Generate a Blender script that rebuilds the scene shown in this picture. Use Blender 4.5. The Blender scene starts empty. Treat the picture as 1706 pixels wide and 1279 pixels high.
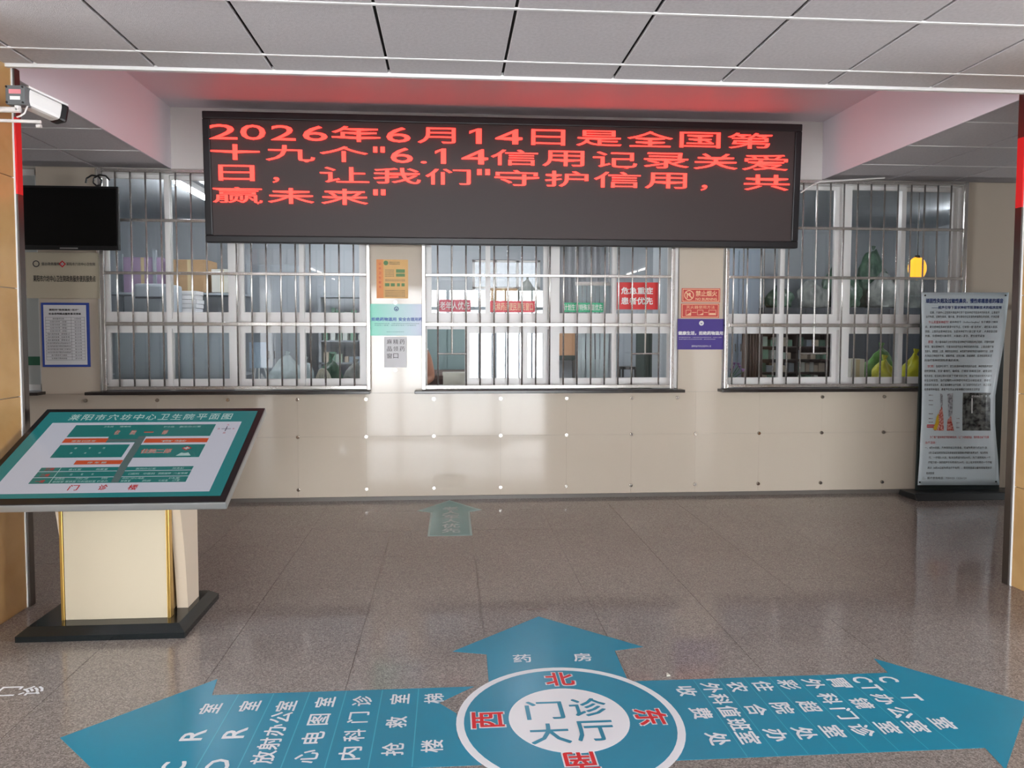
import bpy, bmesh, math, random
from mathutils import Vector, Matrix, noise as mnoise
random.seed(7)
SC = bpy.context.scene
COL = SC.collection

# ------------------------------------------------------------------ camera
IW, IH, FPX, PCX, PCY = 1706.0, 1279.0, 1205.0, 834.0, 610.7
YAW, PITCH, ROLL, EYE = 0.07078, 0.0493, -0.001565, 1.5
_f = Vector((math.sin(YAW)*math.cos(PITCH), math.cos(YAW)*math.cos(PITCH), -math.sin(PITCH)))
_r = Vector((math.cos(YAW), -math.sin(YAW), 0.0))
_d = _f.cross(_r)
CR = _r*math.cos(ROLL) + _d*math.sin(ROLL)
CD = -_r*math.sin(ROLL) + _d*math.cos(ROLL)
cam_d = bpy.data.cameras.new('camera')
cam = bpy.data.objects.new('camera', cam_d); COL.objects.link(cam)
m = Matrix.Identity(4)
for i in range(3):
    m[i][0] = CR[i]; m[i][1] = -CD[i]; m[i][2] = -_f[i]
m[2][3] = EYE
cam.matrix_world = m
cam_d.sensor_fit = 'HORIZONTAL'; cam_d.sensor_width = 36.0
cam_d.lens = 36.0*FPX/IW
cam_d.shift_x = (IW/2-PCX)/IW
cam_d.shift_y = (PCY-IH/2)/IW
cam_d.clip_start = 0.05; cam_d.clip_end = 200
SC.camera = cam

# ------------------------------------------------------------------ world, daylight, exposure
SKY = 26.0
w = bpy.data.worlds.new('sky'); SC.world = w; w.use_nodes = True
bg = w.node_tree.nodes['Background']
bg.inputs[0].default_value = (0.93, 0.97, 1.0, 1); bg.inputs[1].default_value = SKY
SC.cycles.max_bounces = 8
SC.view_settings.view_transform = 'Standard'
SC.view_settings.look = 'None'
SC.view_settings.gamma = 1.0
SC.view_settings.use_curve_mapping = False
SC.view_settings.exposure = -0.05

def area(name, loc, size, power, rot, color=(1, 1, 1), portal=False):
    l = bpy.data.lights.new(name, 'AREA'); l.shape = 'RECTANGLE'; l.size, l.size_y = size
    l.energy = power; l.color = color
    o = bpy.data.objects.new(name, l); COL.objects.link(o); o.location = loc; o.rotation_euler = rot
    if portal: l.cycles.is_portal = True
    return o
# daylight comes in through the entrance behind the viewer and a back window of the dispensary
area('entrance_portal', (0.2, -7.05, 1.32), (5.0, 2.6), 1, (math.pi/2, 0, math.pi), portal=True)
area('left_fill_portal', (-7.1, 0.5, 1.6), (4.0, 2.0), 1, (math.pi/2, 0, -math.pi/2), portal=True)  # side window beside the viewer, added for fill light
area('right_fill_portal', (8.1, 0.5, 1.6), (4.0, 2.0), 1, (math.pi/2, 0, math.pi/2), portal=True)  # its counterpart on the right, likewise added as fill
area('left_end_fill_portal', (-7.1, 5.2, 1.65), (0.8, 0.9), 1, (math.pi/2, 0, -math.pi/2), portal=True)  # corridor end opening added to lift the dim left bay
area('right_end_portal', (8.1, 5.2, 1.65), (0.8, 0.9), 1, (math.pi/2, 0, math.pi/2), portal=True)
area('back_window_portal', (0.82, 10.45, 2.22), (1.0, 0.62), 1, (-math.pi/2, 0, 0), portal=True)

# ------------------------------------------------------------------ helpers
def ray(px, py): return CR*((px-PCX)/FPX) + CD*((py-PCY)/FPX) + _f
def at(px, py, Y):                       # point on a wall plane y = Y
    v = ray(px, py); t = Y/v.y; return Vector((v.x*t, Y, EYE+v.z*t))
def fl(px, py, z=0.0):                   # point on a horizontal plane
    v = ray(px, py); t = (z-EYE)/v.z; return Vector((v.x*t, v.y*t, z))

def lin(c): return tuple(((x/255)/12.92 if x <= 10.3 else ((x/255+0.055)/1.055)**2.4) for x in c)
def mat(name, rgb, rough=0.6, metal=0.0, spec=0.5, noise=None, emit=0.0, bump=None, coat=0.0, alpha=None, ecol=None, vary=0.0):
    """rgb in 0..255 display values; noise=(rgb2, scale, contrast); bump=(scale, strength)"""
    mt = bpy.data.materials.new(name); mt.use_nodes = True
    nt = mt.node_tree; b = nt.nodes['Principled BSDF']
    c = (*lin(rgb), 1)
    b.inputs['Base Color'].default_value = c
    b.inputs['Roughness'].default_value = rough; b.inputs['Metallic'].default_value = metal
    b.inputs['Specular IOR Level'].default_value = spec
    if coat: b.inputs['Coat Weight'].default_value = coat; b.inputs['Coat Roughness'].default_value = 0.05
    co = None
    if noise or bump:
        tc = nt.nodes.new('ShaderNodeTexCoord'); co = tc.outputs['Object']
    last = None
    if noise:
        n = nt.nodes.new('ShaderNodeTexNoise'); n.inputs['Scale'].default_value = noise[1]; n.inputs['Detail'].default_value = 6
        nt.links.new(co, n.inputs['Vector'])
        rp = nt.nodes.new('ShaderNodeValToRGB'); k = noise[2]
        rp.color_ramp.elements[0].position = 0.5-k; rp.color_ramp.elements[1].position = 0.5+k
        rp.color_ramp.elements[0].color = c; rp.color_ramp.elements[1].color = (*lin(noise[0]), 1)
        nt.links.new(n.outputs['Fac'], rp.inputs['Fac']); last = rp.outputs['Color']
    if vary:
        oi = nt.nodes.new('ShaderNodeObjectInfo'); mr = nt.nodes.new('ShaderNodeMapRange')
        mr.inputs['To Min'].default_value = 1-vary; mr.inputs['To Max'].default_value = 1+vary
        nt.links.new(oi.outputs['Random'], mr.inputs['Value'])
        hs = nt.nodes.new('ShaderNodeHueSaturation'); hs.inputs['Color'].default_value = c
        if last: nt.links.new(last, hs.inputs['Color'])
        nt.links.new(mr.outputs['Result'], hs.inputs['Value']); last = hs.outputs['Color']
    if last: nt.links.new(last, b.inputs['Base Color'])
    if bump:
        n2 = nt.nodes.new('ShaderNodeTexNoise'); n2.inputs['Scale'].default_value = bump[0]
        nt.links.new(co, n2.inputs['Vector'])
        bp = nt.nodes.new('ShaderNodeBump'); bp.inputs['Strength'].default_value = bump[1]; bp.inputs['Distance'].default_value = 0.01
        nt.links.new(n2.outputs['Fac'], bp.inputs['Height']); nt.links.new(bp.outputs['Normal'], b.inputs['Normal'])
    if emit:
        b.inputs['Emission Color'].default_value = (*(ecol or lin(rgb)), 1); b.inputs['Emission Strength'].default_value = emit
    return mt

def glass_mat(name, tint=(1, 1, 1), refl=1.0):
    mt = bpy.data.materials.new(name); mt.use_nodes = True; nt = mt.node_tree
    for n in list(nt.nodes): nt.nodes.remove(n)
    out = nt.nodes.new('ShaderNodeOutputMaterial'); mx = nt.nodes.new('ShaderNodeMixShader')
    tr = nt.nodes.new('ShaderNodeBsdfTransparent'); tr.inputs[0].default_value = (*tint, 1)
    gl = nt.nodes.new('ShaderNodeBsdfGlossy'); gl.inputs['Roughness'].default_value = 0.0
    fr = nt.nodes.new('ShaderNodeFresnel'); fr.inputs['IOR'].default_value = 1.5
    nt.links.new(fr.outputs[0], mx.inputs[0]); nt.links.new(tr.outputs[0], mx.inputs[1])
    nt.links.new(gl.outputs[0], mx.inputs[2]); nt.links.new(mx.outputs[0], out.inputs[0])
    return mt

def granite():
    mt = bpy.data.materials.new('granite'); mt.use_nodes = True; nt = mt.node_tree; b = nt.nodes['Principled BSDF']
    g = nt.nodes.new('ShaderNodeNewGeometry')
    n1 = nt.nodes.new('ShaderNodeTexVoronoi'); n1.inputs['Scale'].default_value = 200
    n2 = nt.nodes.new('ShaderNodeTexNoise'); n2.inputs['Scale'].default_value = 1.2; n2.inputs['Detail'].default_value = 4
    n3 = nt.nodes.new('ShaderNodeTexNoise'); n3.inputs['Scale'].default_value = 330; n3.inputs['Detail'].default_value = 3
    for n in (n1, n2, n3): nt.links.new(g.outputs['Position'], n.inputs['Vector'])
    r = nt.nodes.new('ShaderNodeValToRGB'); e = r.color_ramp.elements
    e[0].position = 0.0; e[0].color = (*lin((84, 77, 73)), 1)
    e[1].position = 1.0; e[1].color = (*lin((206, 198, 191)), 1)
    a = e.new(0.35); a.color = (*lin((124, 116, 111)), 1)
    a = e.new(0.7); a.color = (*lin((154, 146, 140)), 1)
    sp = nt.nodes.new('ShaderNodeSeparateColor'); nt.links.new(n1.outputs['Color'], sp.inputs[0])
    ad = nt.nodes.new('ShaderNodeMath'); ad.operation = 'MULTIPLY_ADD'; ad.inputs[1].default_value = 0.55
    s2 = nt.nodes.new('ShaderNodeMath'); s2.operation = 'MULTIPLY'; s2.inputs[1].default_value = 0.42
    nt.links.new(n3.outputs['Fac'], s2.inputs[0]); nt.links.new(sp.outputs[0], ad.inputs[0]); nt.links.new(s2.outputs[0], ad.inputs[2])
    nt.links.new(ad.outputs[0], r.inputs[0])
    mx = nt.nodes.new('ShaderNodeMix'); mx.data_type = 'RGBA'; mx.blend_type = 'MULTIPLY'; mx.inputs[0].default_value = 0.35
    r2 = nt.nodes.new('ShaderNodeValToRGB'); r2.color_ramp.elements[0].position = 0.3; r2.color_ramp.elements[1].position = 0.7
    r2.color_ramp.elements[0].color = (0.72, 0.7, 0.68, 1); r2.color_ramp.elements[1].color = (1, 1, 1, 1)
    nt.links.new(n2.outputs['Fac'], r2.inputs[0])
    nt.links.new(r.outputs[0], mx.inputs[6]); nt.links.new(r2.outputs[0], mx.inputs[7])
    nt.links.new(mx.outputs[2], b.inputs['Base Color'])
    mr = nt.nodes.new('ShaderNodeMapRange'); mr.inputs['To Min'].default_value = 0.05; mr.inputs['To Max'].default_value = 0.12
    nt.links.new(n2.outputs['Fac'], mr.inputs['Value']); nt.links.new(mr.outputs[0], b.inputs['Roughness'])
    return mt

def marble():
    mt = bpy.data.materials.new('tan_marble'); mt.use_nodes = True; nt = mt.node_tree; b = nt.nodes['Principled BSDF']
    g = nt.nodes.new('ShaderNodeNewGeometry')
    n = nt.nodes.new('ShaderNodeTexNoise'); n.inputs['Scale'].default_value = 3.5; n.inputs['Detail'].default_value = 9; n.inputs['Distortion'].default_value = 0.3
    nt.links.new(g.outputs['Position'], n.inputs['Vector'])
    r = nt.nodes.new('ShaderNodeValToRGB'); e = r.color_ramp.elements
    e[0].position = 0.3; e[0].color = (*lin((168, 130, 82)), 1); e[1].position = 0.75; e[1].color = (*lin((192, 156, 106)), 1)
    nt.links.new(n.outputs['Fac'], r.inputs[0]); nt.links.new(r.outputs[0], b.inputs['Base Color'])
    b.inputs['Roughness'].default_value = 0.18
    return mt

M = {}
M['granite'] = granite(); M['marble'] = marble()
M['grout'] = mat('grout', (128, 120, 112), 0.8)
M['panel'] = mat('cream_panel', (208, 196, 180), 0.07, spec=0.36, noise=((200, 187, 170), 0.8, 0.3))
M['wall'] = mat('painted_wall', (178, 172, 164), 0.7)
M['header'] = mat('white_paint', (205, 200, 196), 0.6)
M['coffer'] = mat('coffer_paint', (220, 212, 218), 0.45)
M['tile'] = mat('ceiling_tile', (198, 193, 195), 0.85, noise=((186, 181, 183), 60, 0.2), bump=(220, 0.25), vary=0.03)
M['gap'] = mat('ceiling_void', (40, 36, 34), 0.9)
M['tbar'] = mat('white_tbar', (225, 223, 222), 0.4)
M['bolt'] = mat('chrome_bolt', (200, 195, 188), 0.18, 1.0)
M['steel'] = mat('stainless', (198, 194, 190), 0.24, 0.75)
M['dsteel'] = mat('brushed_dark_steel', (112, 106, 102), 0.3, 1.0)
M['alu'] = mat('white_aluminium', (226, 224, 222), 0.32, 0.0)
M['glass'] = glass_mat('window_glass')
M['ledge'] = mat('dark_stone_ledge', (44, 38, 36), 0.25)
M['base'] = mat('grey_skirting', (112, 106, 100), 0.35)
M['black'] = mat('black_plastic', (16, 16, 18), 0.35)
M['bezel'] = mat('black_bezel', (26, 24, 27), 0.42)
M['tvscreen'] = mat('tv_screen', (7, 7, 7), 0.25, spec=0.25)
M['ledpanel'] = mat('led_matrix', (66, 56, 55), 0.55, noise=((61, 51, 50), 400, 0.2))
M['ledred'] = mat('led_red', (255, 60, 40), 0.5, emit=1.0, ecol=(3.5, 0.13, 0.10))
M['white'] = mat('white', (236, 236, 236), 0.5)
M['print_white'] = mat('print_white', (228, 228, 226), 0.45)
M['print_black'] = mat('print_black', (34, 32, 34), 0.5)
M['print_dark'] = mat('print_dark', (52, 50, 56), 0.5)
M['print_red'] = mat('print_red', (205, 38, 44), 0.45)
M['print_navy'] = mat('print_navy', (28, 58, 128), 0.5)
M['print_blue'] = mat('print_blue', (62, 92, 176), 0.5)
M['red_banner'] = mat('red_banner', (214, 34, 36), 0.4)
M['sticker_red'] = mat('sticker_red', (226, 62, 74), 0.4)
M['sticker_crimson'] = mat('sticker_crimson', (196, 58, 80), 0.4)
M['sticker_green'] = mat('sticker_green', (26, 172, 118), 0.4)
M['decal'] = mat('floor_decal_teal', (20, 134, 164), 0.3, noise=((26, 126, 154), 3, 0.3))
M['decal_light'] = mat('decal_line', (66, 168, 190), 0.35)
M['decal_white'] = mat('decal_white', (222, 224, 228), 0.35)
M['decal_grey'] = mat('faded_decal', (92, 152, 152), 0.3, noise=((110, 158, 156), 8, 0.3))
M['decal_edge'] = mat('decal_edge', (168, 200, 196), 0.35)
M['cream'] = mat('cream_lacquer', (188, 176, 154), 0.25)
M['cream2'] = mat('cream_side', (206, 190, 170), 0.35)
M['gold'] = mat('gold_trim', (206, 168, 92), 0.28, 0.85)
M['tanbody'] = mat('tan_body', (176, 144, 98), 0.35, 0.3)
M['blackstone'] = mat('black_granite', (14, 18, 20), 0.12, noise=((24, 30, 32), 140, 0.1))
M['silver'] = mat('silver_edge', (170, 172, 172), 0.3, 0.7)
def screen(name, rgb, k=0.42):
    return mat(name, tuple(x*0.35 for x in rgb), 0.2, emit=k, ecol=lin(rgb))
M['s_teal'] = screen('screen_teal', (34, 140, 142)); M['s_green'] = screen('screen_green', (30, 128, 124))
M['s_white'] = screen('screen_white', (222, 224, 238)); M['s_orange'] = screen('screen_orange', (222, 92, 52))
M['s_grey'] = screen('screen_grey', (98, 120, 120)); M['s_red'] = screen('screen_red', (206, 46, 52))
M['s_ored'] = screen('screen_orange_red', (212, 80, 50)); M['s_text'] = screen('screen_text', (190, 222, 218)); M['s_dark'] = screen('screen_dark', (60, 50, 70))
M['board_cream'] = mat('cream_board', (190, 180, 158), 0.4)
M['blue_frame'] = mat('blue_frame', (44, 72, 160), 0.4)
M['paper'] = mat('paper', (222, 222, 224), 0.6)
M['orange_paper'] = mat('orange_paper', (224, 176, 104), 0.5, noise=((230, 184, 116), 20, 0.3))
M['orange_strip'] = mat('orange_strip', (234, 150, 84), 0.5)
M['green_print'] = mat('green_print', (96, 140, 84), 0.5)
M['sign_red'] = mat('sign_red', (204, 70, 64), 0.4); M['sign_peach'] = mat('sign_peach', (240, 196, 158), 0.4)
M['purple'] = mat('purple_sign', (66, 46, 134), 0.35)
M['poster'] = mat('banner_vinyl', (216, 229, 235), 0.3)
M['board_dark'] = mat('dark_board', (28, 38, 38), 0.4)
M['wallin'] = mat('dispensary_wall', (176, 182, 188), 0.8)
M['floorin'] = mat('dispensary_floor', (140, 140, 140), 0.5)
M['tube'] = mat('lit_tube', (255, 255, 255), 0.5, emit=120.0, ecol=(0.95, 0.98, 1))
M['lobby_tube'] = mat('lobby_tube', (255, 255, 255), 0.5, emit=16.0, ecol=(1, 0.97, 0.93))
M['amber'] = mat('amber_reflection_glow', (255, 190, 30), 0.4, emit=1.6, ecol=(1.0, 0.42, 0.03))  # glow of a mirrored sign, put into the surface
M['grey_board'] = mat('grey_blue_board', (148, 160, 168), 0.6)
M['carton'] = mat('carton', (176, 146, 112), 0.8, noise=((160, 130, 98), 6, 0.3))
M['carton_mauve'] = mat('mauve_carton', (160, 140, 168), 0.7)
M['carton_white'] = mat('white_carton', (208, 208, 200), 0.7)
M['tape'] = mat('tape', (196, 178, 140), 0.4)
M['cabinet'] = mat('grey_cabinet', (160, 168, 176), 0.5)
M['cabinet_dark'] = mat('dark_cabinet', (78, 82, 88), 0.5)
M['teal_cab'] = mat('grey_teal_cabinet', (136, 156, 156), 0.5)
M['greendoor'] = mat('dark_green_door', (48, 66, 62), 0.5)
M['tan_board'] = mat('tan_board', (214, 164, 124), 0.55)
M['brown'] = mat('brown_leather', (92, 72, 66), 0.45)
M['brown_cloth'] = mat('brown_curtain', (92, 78, 72), 0.8)
M['sheet'] = mat('white_sheet', (206, 204, 192), 0.8)
M['bag_green'] = mat('green_bag', (34, 70, 54), 0.3, noise=((96, 128, 108), 5, 0.14), bump=(14, 0.9))
M['bag_grey'] = mat('grey_bag', (124, 130, 128), 0.35, noise=((168, 172, 168), 6, 0.15), bump=(14, 0.9))
M['bag_yellow'] = mat('yellow_bag', (198, 196, 44), 0.35, bump=(14, 0.8))
M['bag_lime'] = mat('lime_bag', (86, 142, 64), 0.35, bump=(14, 0.8))
M['plastic'] = mat('clear_plastic', (196, 210, 214), 0.15, bump=(10, 0.8))
M['shelfmat'] = mat('dark_shelf', (66, 58, 56), 0.6)
M['skin'] = mat('skin', (186, 132, 108), 0.5)
M['hair'] = mat('hair', (26, 22, 22), 0.5)
M['shirt'] = mat('white_coat', (210, 214, 216), 0.7)
M['leaf'] = mat('leaf', (70, 110, 84), 0.5); M['petal'] = mat('petal', (132, 96, 148), 0.5)
M['cctv'] = mat('cctv_white', (222, 218, 216), 0.4); M['cctv_grey'] = mat('cctv_grey', (104, 108, 110), 0.45)
M['pink'] = mat('pink_label', (226, 140, 148), 0.5)
M['teal_board'] = mat('teal_board', (20, 112, 112), 0.5); M['lightblue'] = mat('light_blue', (150, 184, 206), 0.5)
M['green_strip'] = mat('green_strip', (20, 92, 62), 0.5)
M['frost'] = mat('frosted_pane', (176, 180, 178), 0.35)

WL = {}                                   # world location of every object built
def wl(o): return WL.get(o.name, Vector((0, 0, 0))) if o else Vector((0, 0, 0))
def reg(o, name, mt, parent, loc):
    COL.objects.link(o); loc = Vector(loc)
    if parent: o.parent = parent
    o.location = loc - wl(parent); WL[o.name] = loc
    if mt is not None and o.data is not None and hasattr(o.data, 'materials') and not o.data.materials: o.data.materials.append(mt)
    return o
def tag(o, label=None, cat=None, group=None, kind=None):
    if label: o['label'] = label
    if cat: o['category'] = cat
    if group: o['group'] = group
    if kind: o['kind'] = kind
    return o
def empty(name, loc, label=None, cat=None, group=None, kind=None):
    o = bpy.data.objects.new(name, None); COL.objects.link(o); o.location = loc; o.empty_display_size = 0.05
    WL[o.name] = Vector(loc); return tag(o, label, cat, group, kind)

class MB:
    """collects shapes given in world coordinates; build() links them as one mesh object"""
    def __init__(s): s.v = []; s.f = []
    def box(s, x0, x1, y0, y1, z0, z1):
        n = len(s.v)
        s.v += [(x0,y0,z0),(x1,y0,z0),(x1,y1,z0),(x0,y1,z0),(x0,y0,z1),(x1,y0,z1),(x1,y1,z1),(x0,y1,z1)]
        s.f += [tuple(n+i for i in q) for q in ((0,3,2,1),(4,5,6,7),(0,1,5,4),(1,2,6,5),(2,3,7,6),(3,0,4,7))]
        return s
    def quad(s, a, b, c, d):
        n = len(s.v); s.v += [tuple(a), tuple(b), tuple(c), tuple(d)]; s.f.append((n, n+1, n+2, n+3)); return s
    def cyl(s, p0, p1, r, seg=10, r1=None, cap=True):
        p0, p1 = Vector(p0), Vector(p1); r1 = r if r1 is None else r1
        ax = (p1-p0).normalized(); u = ax.orthogonal().normalized(); w_ = ax.cross(u); n = len(s.v)
        for p, q in ((p0, r), (p1, r1)):
            for i in range(seg):
                a = 2*math.pi*i/seg; s.v.append(tuple(p+u*math.cos(a)*q+w_*math.sin(a)*q))
        for i in range(seg):
            j = (i+1) % seg; s.f.append((n+i, n+j, n+seg+j, n+seg+i))
        if cap: s.f.append(tuple(n+i for i in reversed(range(seg)))); s.f.append(tuple(n+seg+i for i in range(seg)))
        return s
    def tube(s, pts, r, seg=8):
        for a, b in zip(pts, pts[1:]): s.cyl(a, b, r, seg)
        return s
    def prism(s, poly, axis, a0, a1):
        """poly: 2-D points; axis 'z': (x,y) extruded in z; 'y': (x,z) in y; 'x': (y,z) in x"""
        n = len(s.v); k = len(poly)
        for a in (a0, a1):
            for p, q in poly: s.v.append((p, q, a) if axis == 'z' else ((p, a, q) if axis == 'y' else (a, p, q)))
        s.f.append(tuple(n+i for i in reversed(range(k)))); s.f.append(tuple(n+k+i for i in range(k)))
        for i in range(k):
            j = (i+1) % k; s.f.append((n+i, n+j, n+k+j, n+k+i))
        return s
    def build(s, name, mt, parent=None, bevel=0.0, smooth=False, org=None, seg=2):
        xs = [Vector(p) for p in s.v]
        lo = Vector(min(p[i] for p in xs) for i in range(3)); hi = Vector(max(p[i] for p in xs) for i in range(3))
        o0 = Vector(((lo.x+hi.x)/2, (lo.y+hi.y)/2, lo.z)) if org is None else Vector(org)
        me = bpy.data.meshes.new(name); me.from_pydata([tuple(p-o0) for p in xs], [], s.f); 
        bm = bmesh.new(); bm.from_mesh(me)
        bmesh.ops.recalc_face_normals(bm, faces=bm.faces)
        if bevel: bmesh.ops.bevel(bm, geom=bm.edges[:], offset=bevel, segments=seg, affect='EDGES', profile=0.6, clamp_overlap=True)
        bm.to_mesh(me); bm.free()
        if smooth:
            for p in me.polygons: p.use_smooth = True
        return reg(bpy.data.objects.new(name, me), name, mt, parent, o0)
def copy_at(o, loc, parent=None):
    c = o.copy(); COL.objects.link(c); p = parent if parent is not None else o.parent
    c.parent = p; c.location = Vector(loc)-wl(p); WL[c.name] = Vector(loc); return c
def box(name, x0, x1, y0, y1, z0, z1, mt, parent=None, bevel=0.0): return MB().box(x0, x1, y0, y1, z0, z1).build(name, mt, parent, bevel)

# ---- lettering -----------------------------------------------------------
_tc = {}; _raw = {}
_ts = bpy.data.scenes.new('scratch'); _vl = _ts.view_layers[0]
def _outline(body, bold, res):
    c = bpy.data.curves.new('lettering', 'FONT'); c.body = body; c.offset = bold; c.resolution_u = res
    o = bpy.data.objects.new('lettering', c); _ts.collection.objects.link(o)
    _vl.update()
    me = bpy.data.meshes.new_from_object(o.evaluated_get(_vl.depsgraph))
    vs = [(v.co.x, v.co.y) for v in me.vertices]; fs = [tuple(p.vertices) for p in me.polygons]; ar = sum(p.area for p in me.polygons)
    bpy.data.objects.remove(o); bpy.data.curves.remove(c); bpy.data.meshes.remove(me)
    return vs, fs, ar
def glyphs(body, bold=0.0, res=2):
    """outline of the text fitted to the unit square; bold text is the same outline laid over itself, shifted each way"""
    if res == 1: bold = 0.0
    key = (body, bold, res)
    if key in _tc: return _tc[key]
    if (body, res) not in _raw: _raw[(body, res)] = _outline(body, 0.0, res)
    v0, f0, _ = _raw[(body, res)]; vs, fs, ly_ = [], [], []
    k = bold*.8
    for dx, dy in ([(0, 0)] if not bold else [(-k, -k), (k, -k), (k, k), (-k, k)]+([(0, 0)] if k > .02 else [])):
        n = len(vs); ly_ += [n//max(len(v0), 1)]*len(v0); vs += [(x+dx, y+dy) for x, y in v0]; fs += [tuple(n+i for i in q) for q in f0]
    if not vs: vs = [(0, 0)]; fs = []; ly_ = [0]
    x0 = min(v[0] for v in vs); x1 = max(v[0] for v in vs); y0 = min(v[1] for v in vs); y1 = max(v[1] for v in vs)
    _tc[key] = ([((x-x0)/max(x1-x0, 1e-6), (y-y0)/max(y1-y0, 1e-6), l) for (x, y), l in zip(vs, ly_)], fs)
    return _tc[key]
class TX:
    """flat print: pieces given as text fitted into a (u0,u1,v0,v1) box of a surface map"""
    def __init__(s, surf): s.surf = surf; s.v = []; s.f = []; s.cuts = []
    def put(s, body, u0, u1, v0, v1, bold=0.0, res=2, rot=0):
        s.cuts.append((len(s.v), len(s.f)))
        if body == '1':
            vs, fs = [(.42,0,0),(.78,0,0),(.78,1,0),(.52,1,0),(.42,.86,0),(0,.66,0),(0,.82,0)], [(0,1,2,3,4),(4,3,6,5)]
        else: vs, fs = glyphs(body, bold, res)
        n = len(s.v)
        um, vm = (u0+u1)/2, (v0+v1)/2; c0 = Vector(s.surf(um, vm))
        nr = (Vector(s.surf(um+.002, vm))-c0).cross(Vector(s.surf(um, vm+.002))-c0).normalized()*.00011
        for a, b, l in vs:
            if rot == 90: a, b = 1-b, a
            elif rot == -90: a, b = b, 1-a
            elif rot == 180: a, b = 1-a, 1-b
            s.v.append(tuple(Vector(s.surf(u0+(u1-u0)*a, v0+(v1-v0)*b))+nr*l))
        s.f += [tuple(n+i for i in q) for q in fs]; return s
    def rect(s, u0, u1, v0, v1, nu=1, nv=1):
        n = len(s.v)
        for j in range(nv+1):
            for i in range(nu+1): s.v.append(s.surf(u0+(u1-u0)*i/nu, v0+(v1-v0)*j/nv))
        for j in range(nv):
            for i in range(nu):
                a = n+j*(nu+1)+i; s.f.append((a, a+1, a+nu+2, a+nu+1))
        return s
    def frame(s, u0, u1, v0, v1, t):
        return s.rect(u0, u1, v0, v0+t).rect(u0, u1, v1-t, v1).rect(u0, u0+t, v0, v1).rect(u1-t, u1, v0, v1)
    def poly(s, pts):
        n = len(s.v); s.v += [s.surf(*p) for p in pts]; s.f.append(tuple(range(n, n+len(pts)))); return s
    def disc(s, cu, cv, r, k=24, rv=None):
        rv = rv or r; return s.poly([(cu+r*math.cos(2*math.pi*i/k), cv+rv*math.sin(2*math.pi*i/k)) for i in range(k)])
    def ring(s, cu, cv, r, t, k=32, rv=None):
        rv = rv or r; n = len(s.v)
        for i in range(k):
            a = 2*math.pi*i/k
            s.v.append(s.surf(cu+r*math.cos(a), cv+rv*math.sin(a))); s.v.append(s.surf(cu+(r-t)*math.cos(a), cv+(rv-t*rv/r)*math.sin(a)))
        for i in range(k):
            j = (i+1) % k; s.f.append((n+2*i, n+2*j, n+2*j+1, n+2*i+1))
        return s
    def split(s, name, mt, parent, depth=0.0):
        s.cuts.append((len(s.v), len(s.f)))
        for (a, fa), (b, fb) in zip(s.cuts, s.cuts[1:]):
            t = TX(s.surf); t.v = s.v[a:b]; t.f = [tuple(i-a for i in q) for q in s.f[fa:fb]]; o = t.build(name, mt, parent, None)
            if depth: so = o.modifiers.new('depth', 'SOLIDIFY'); so.thickness = depth; so.offset = -1.0
    def build(s, name, mt, parent, kind='stuff'):
        o0 = Vector(s.v[0]); me = bpy.data.meshes.new(name)
        me.from_pydata([tuple(Vector(p)-o0) for p in s.v], [], s.f); me.validate()
        o = reg(bpy.data.objects.new(name, me), name, mt, parent, o0)
        if kind and len(s.cuts) > 0: o['kind'] = kind
        return o
def wallsurf(Y): return lambda u, v: (u, Y, v)
def floorsurf(z): return lambda u, v: (u, v, z)

# ------------------------------------------------------------------ dimensions
WY = 6.40                     # dispensary wall face
CZ = 2.875                    # ceiling underside
CE = 3.985                    # edge of the main ceiling
CXL, CXR = -2.35, 3.365       # coffer sides
CT = 3.385                    # coffer top
XL, XR, YB = -7.0, 8.0, -7.0
PIN = 10.4                    # back of dispensary
WIN = [(-2.985, -0.715), (-0.232, 2.062), (2.465, 4.765)]
SZ, TZ = 0.985, 2.86          # window opening

# ------------------------------------------------------------------ floor
T = 0.605
fx0, fy0 = 0.168, 3.58
floor = tag(box('floor', XL, XR, YB, WY+0.3, -0.12, -0.004, M['grout']), kind='structure')
b = MB()
for (x0, x1, y0, y1) in ((XL, XR, YB, fy0-3*T), (XL, fx0-5*T, fy0-3*T, WY+0.25), (fx0+9*T, XR, fy0-3*T, WY+0.25)):
    b.box(x0, x1, y0+0.002, y1-0.002, -0.01, 0.0)
b.build('granite_paving', M['granite'], floor)
tl = MB().box(0.0012, T-0.0012, 0.0012, T-0.0012, -0.01, 0.0).build('floor_tile', M['granite'], floor)
first = True
for j in range(-3, 5):
    for i in range(-5, 9):
        loc = (fx0+i*T+T/2, fy0+j*T+T/2, -0.01)
        if first: tl.location = Vector(loc)-wl(floor); WL[tl.name] = Vector(loc); first = False
        else: copy_at(tl, loc)
cut = MB().box(0, T-0.0024, 0, WY+0.25-(fy0+5*T)-0.002, -0.01, 0).build('floor_tile', M['granite'], floor)
for i in range(-5, 9):
    loc = (fx0+i*T+T/2, (fy0+5*T+WY+0.25)/2, -0.01)
    if i == -5: cut.location = Vector(loc)-wl(floor); WL[cut.name] = Vector(loc)
    else: copy_at(cut, loc)

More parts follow.
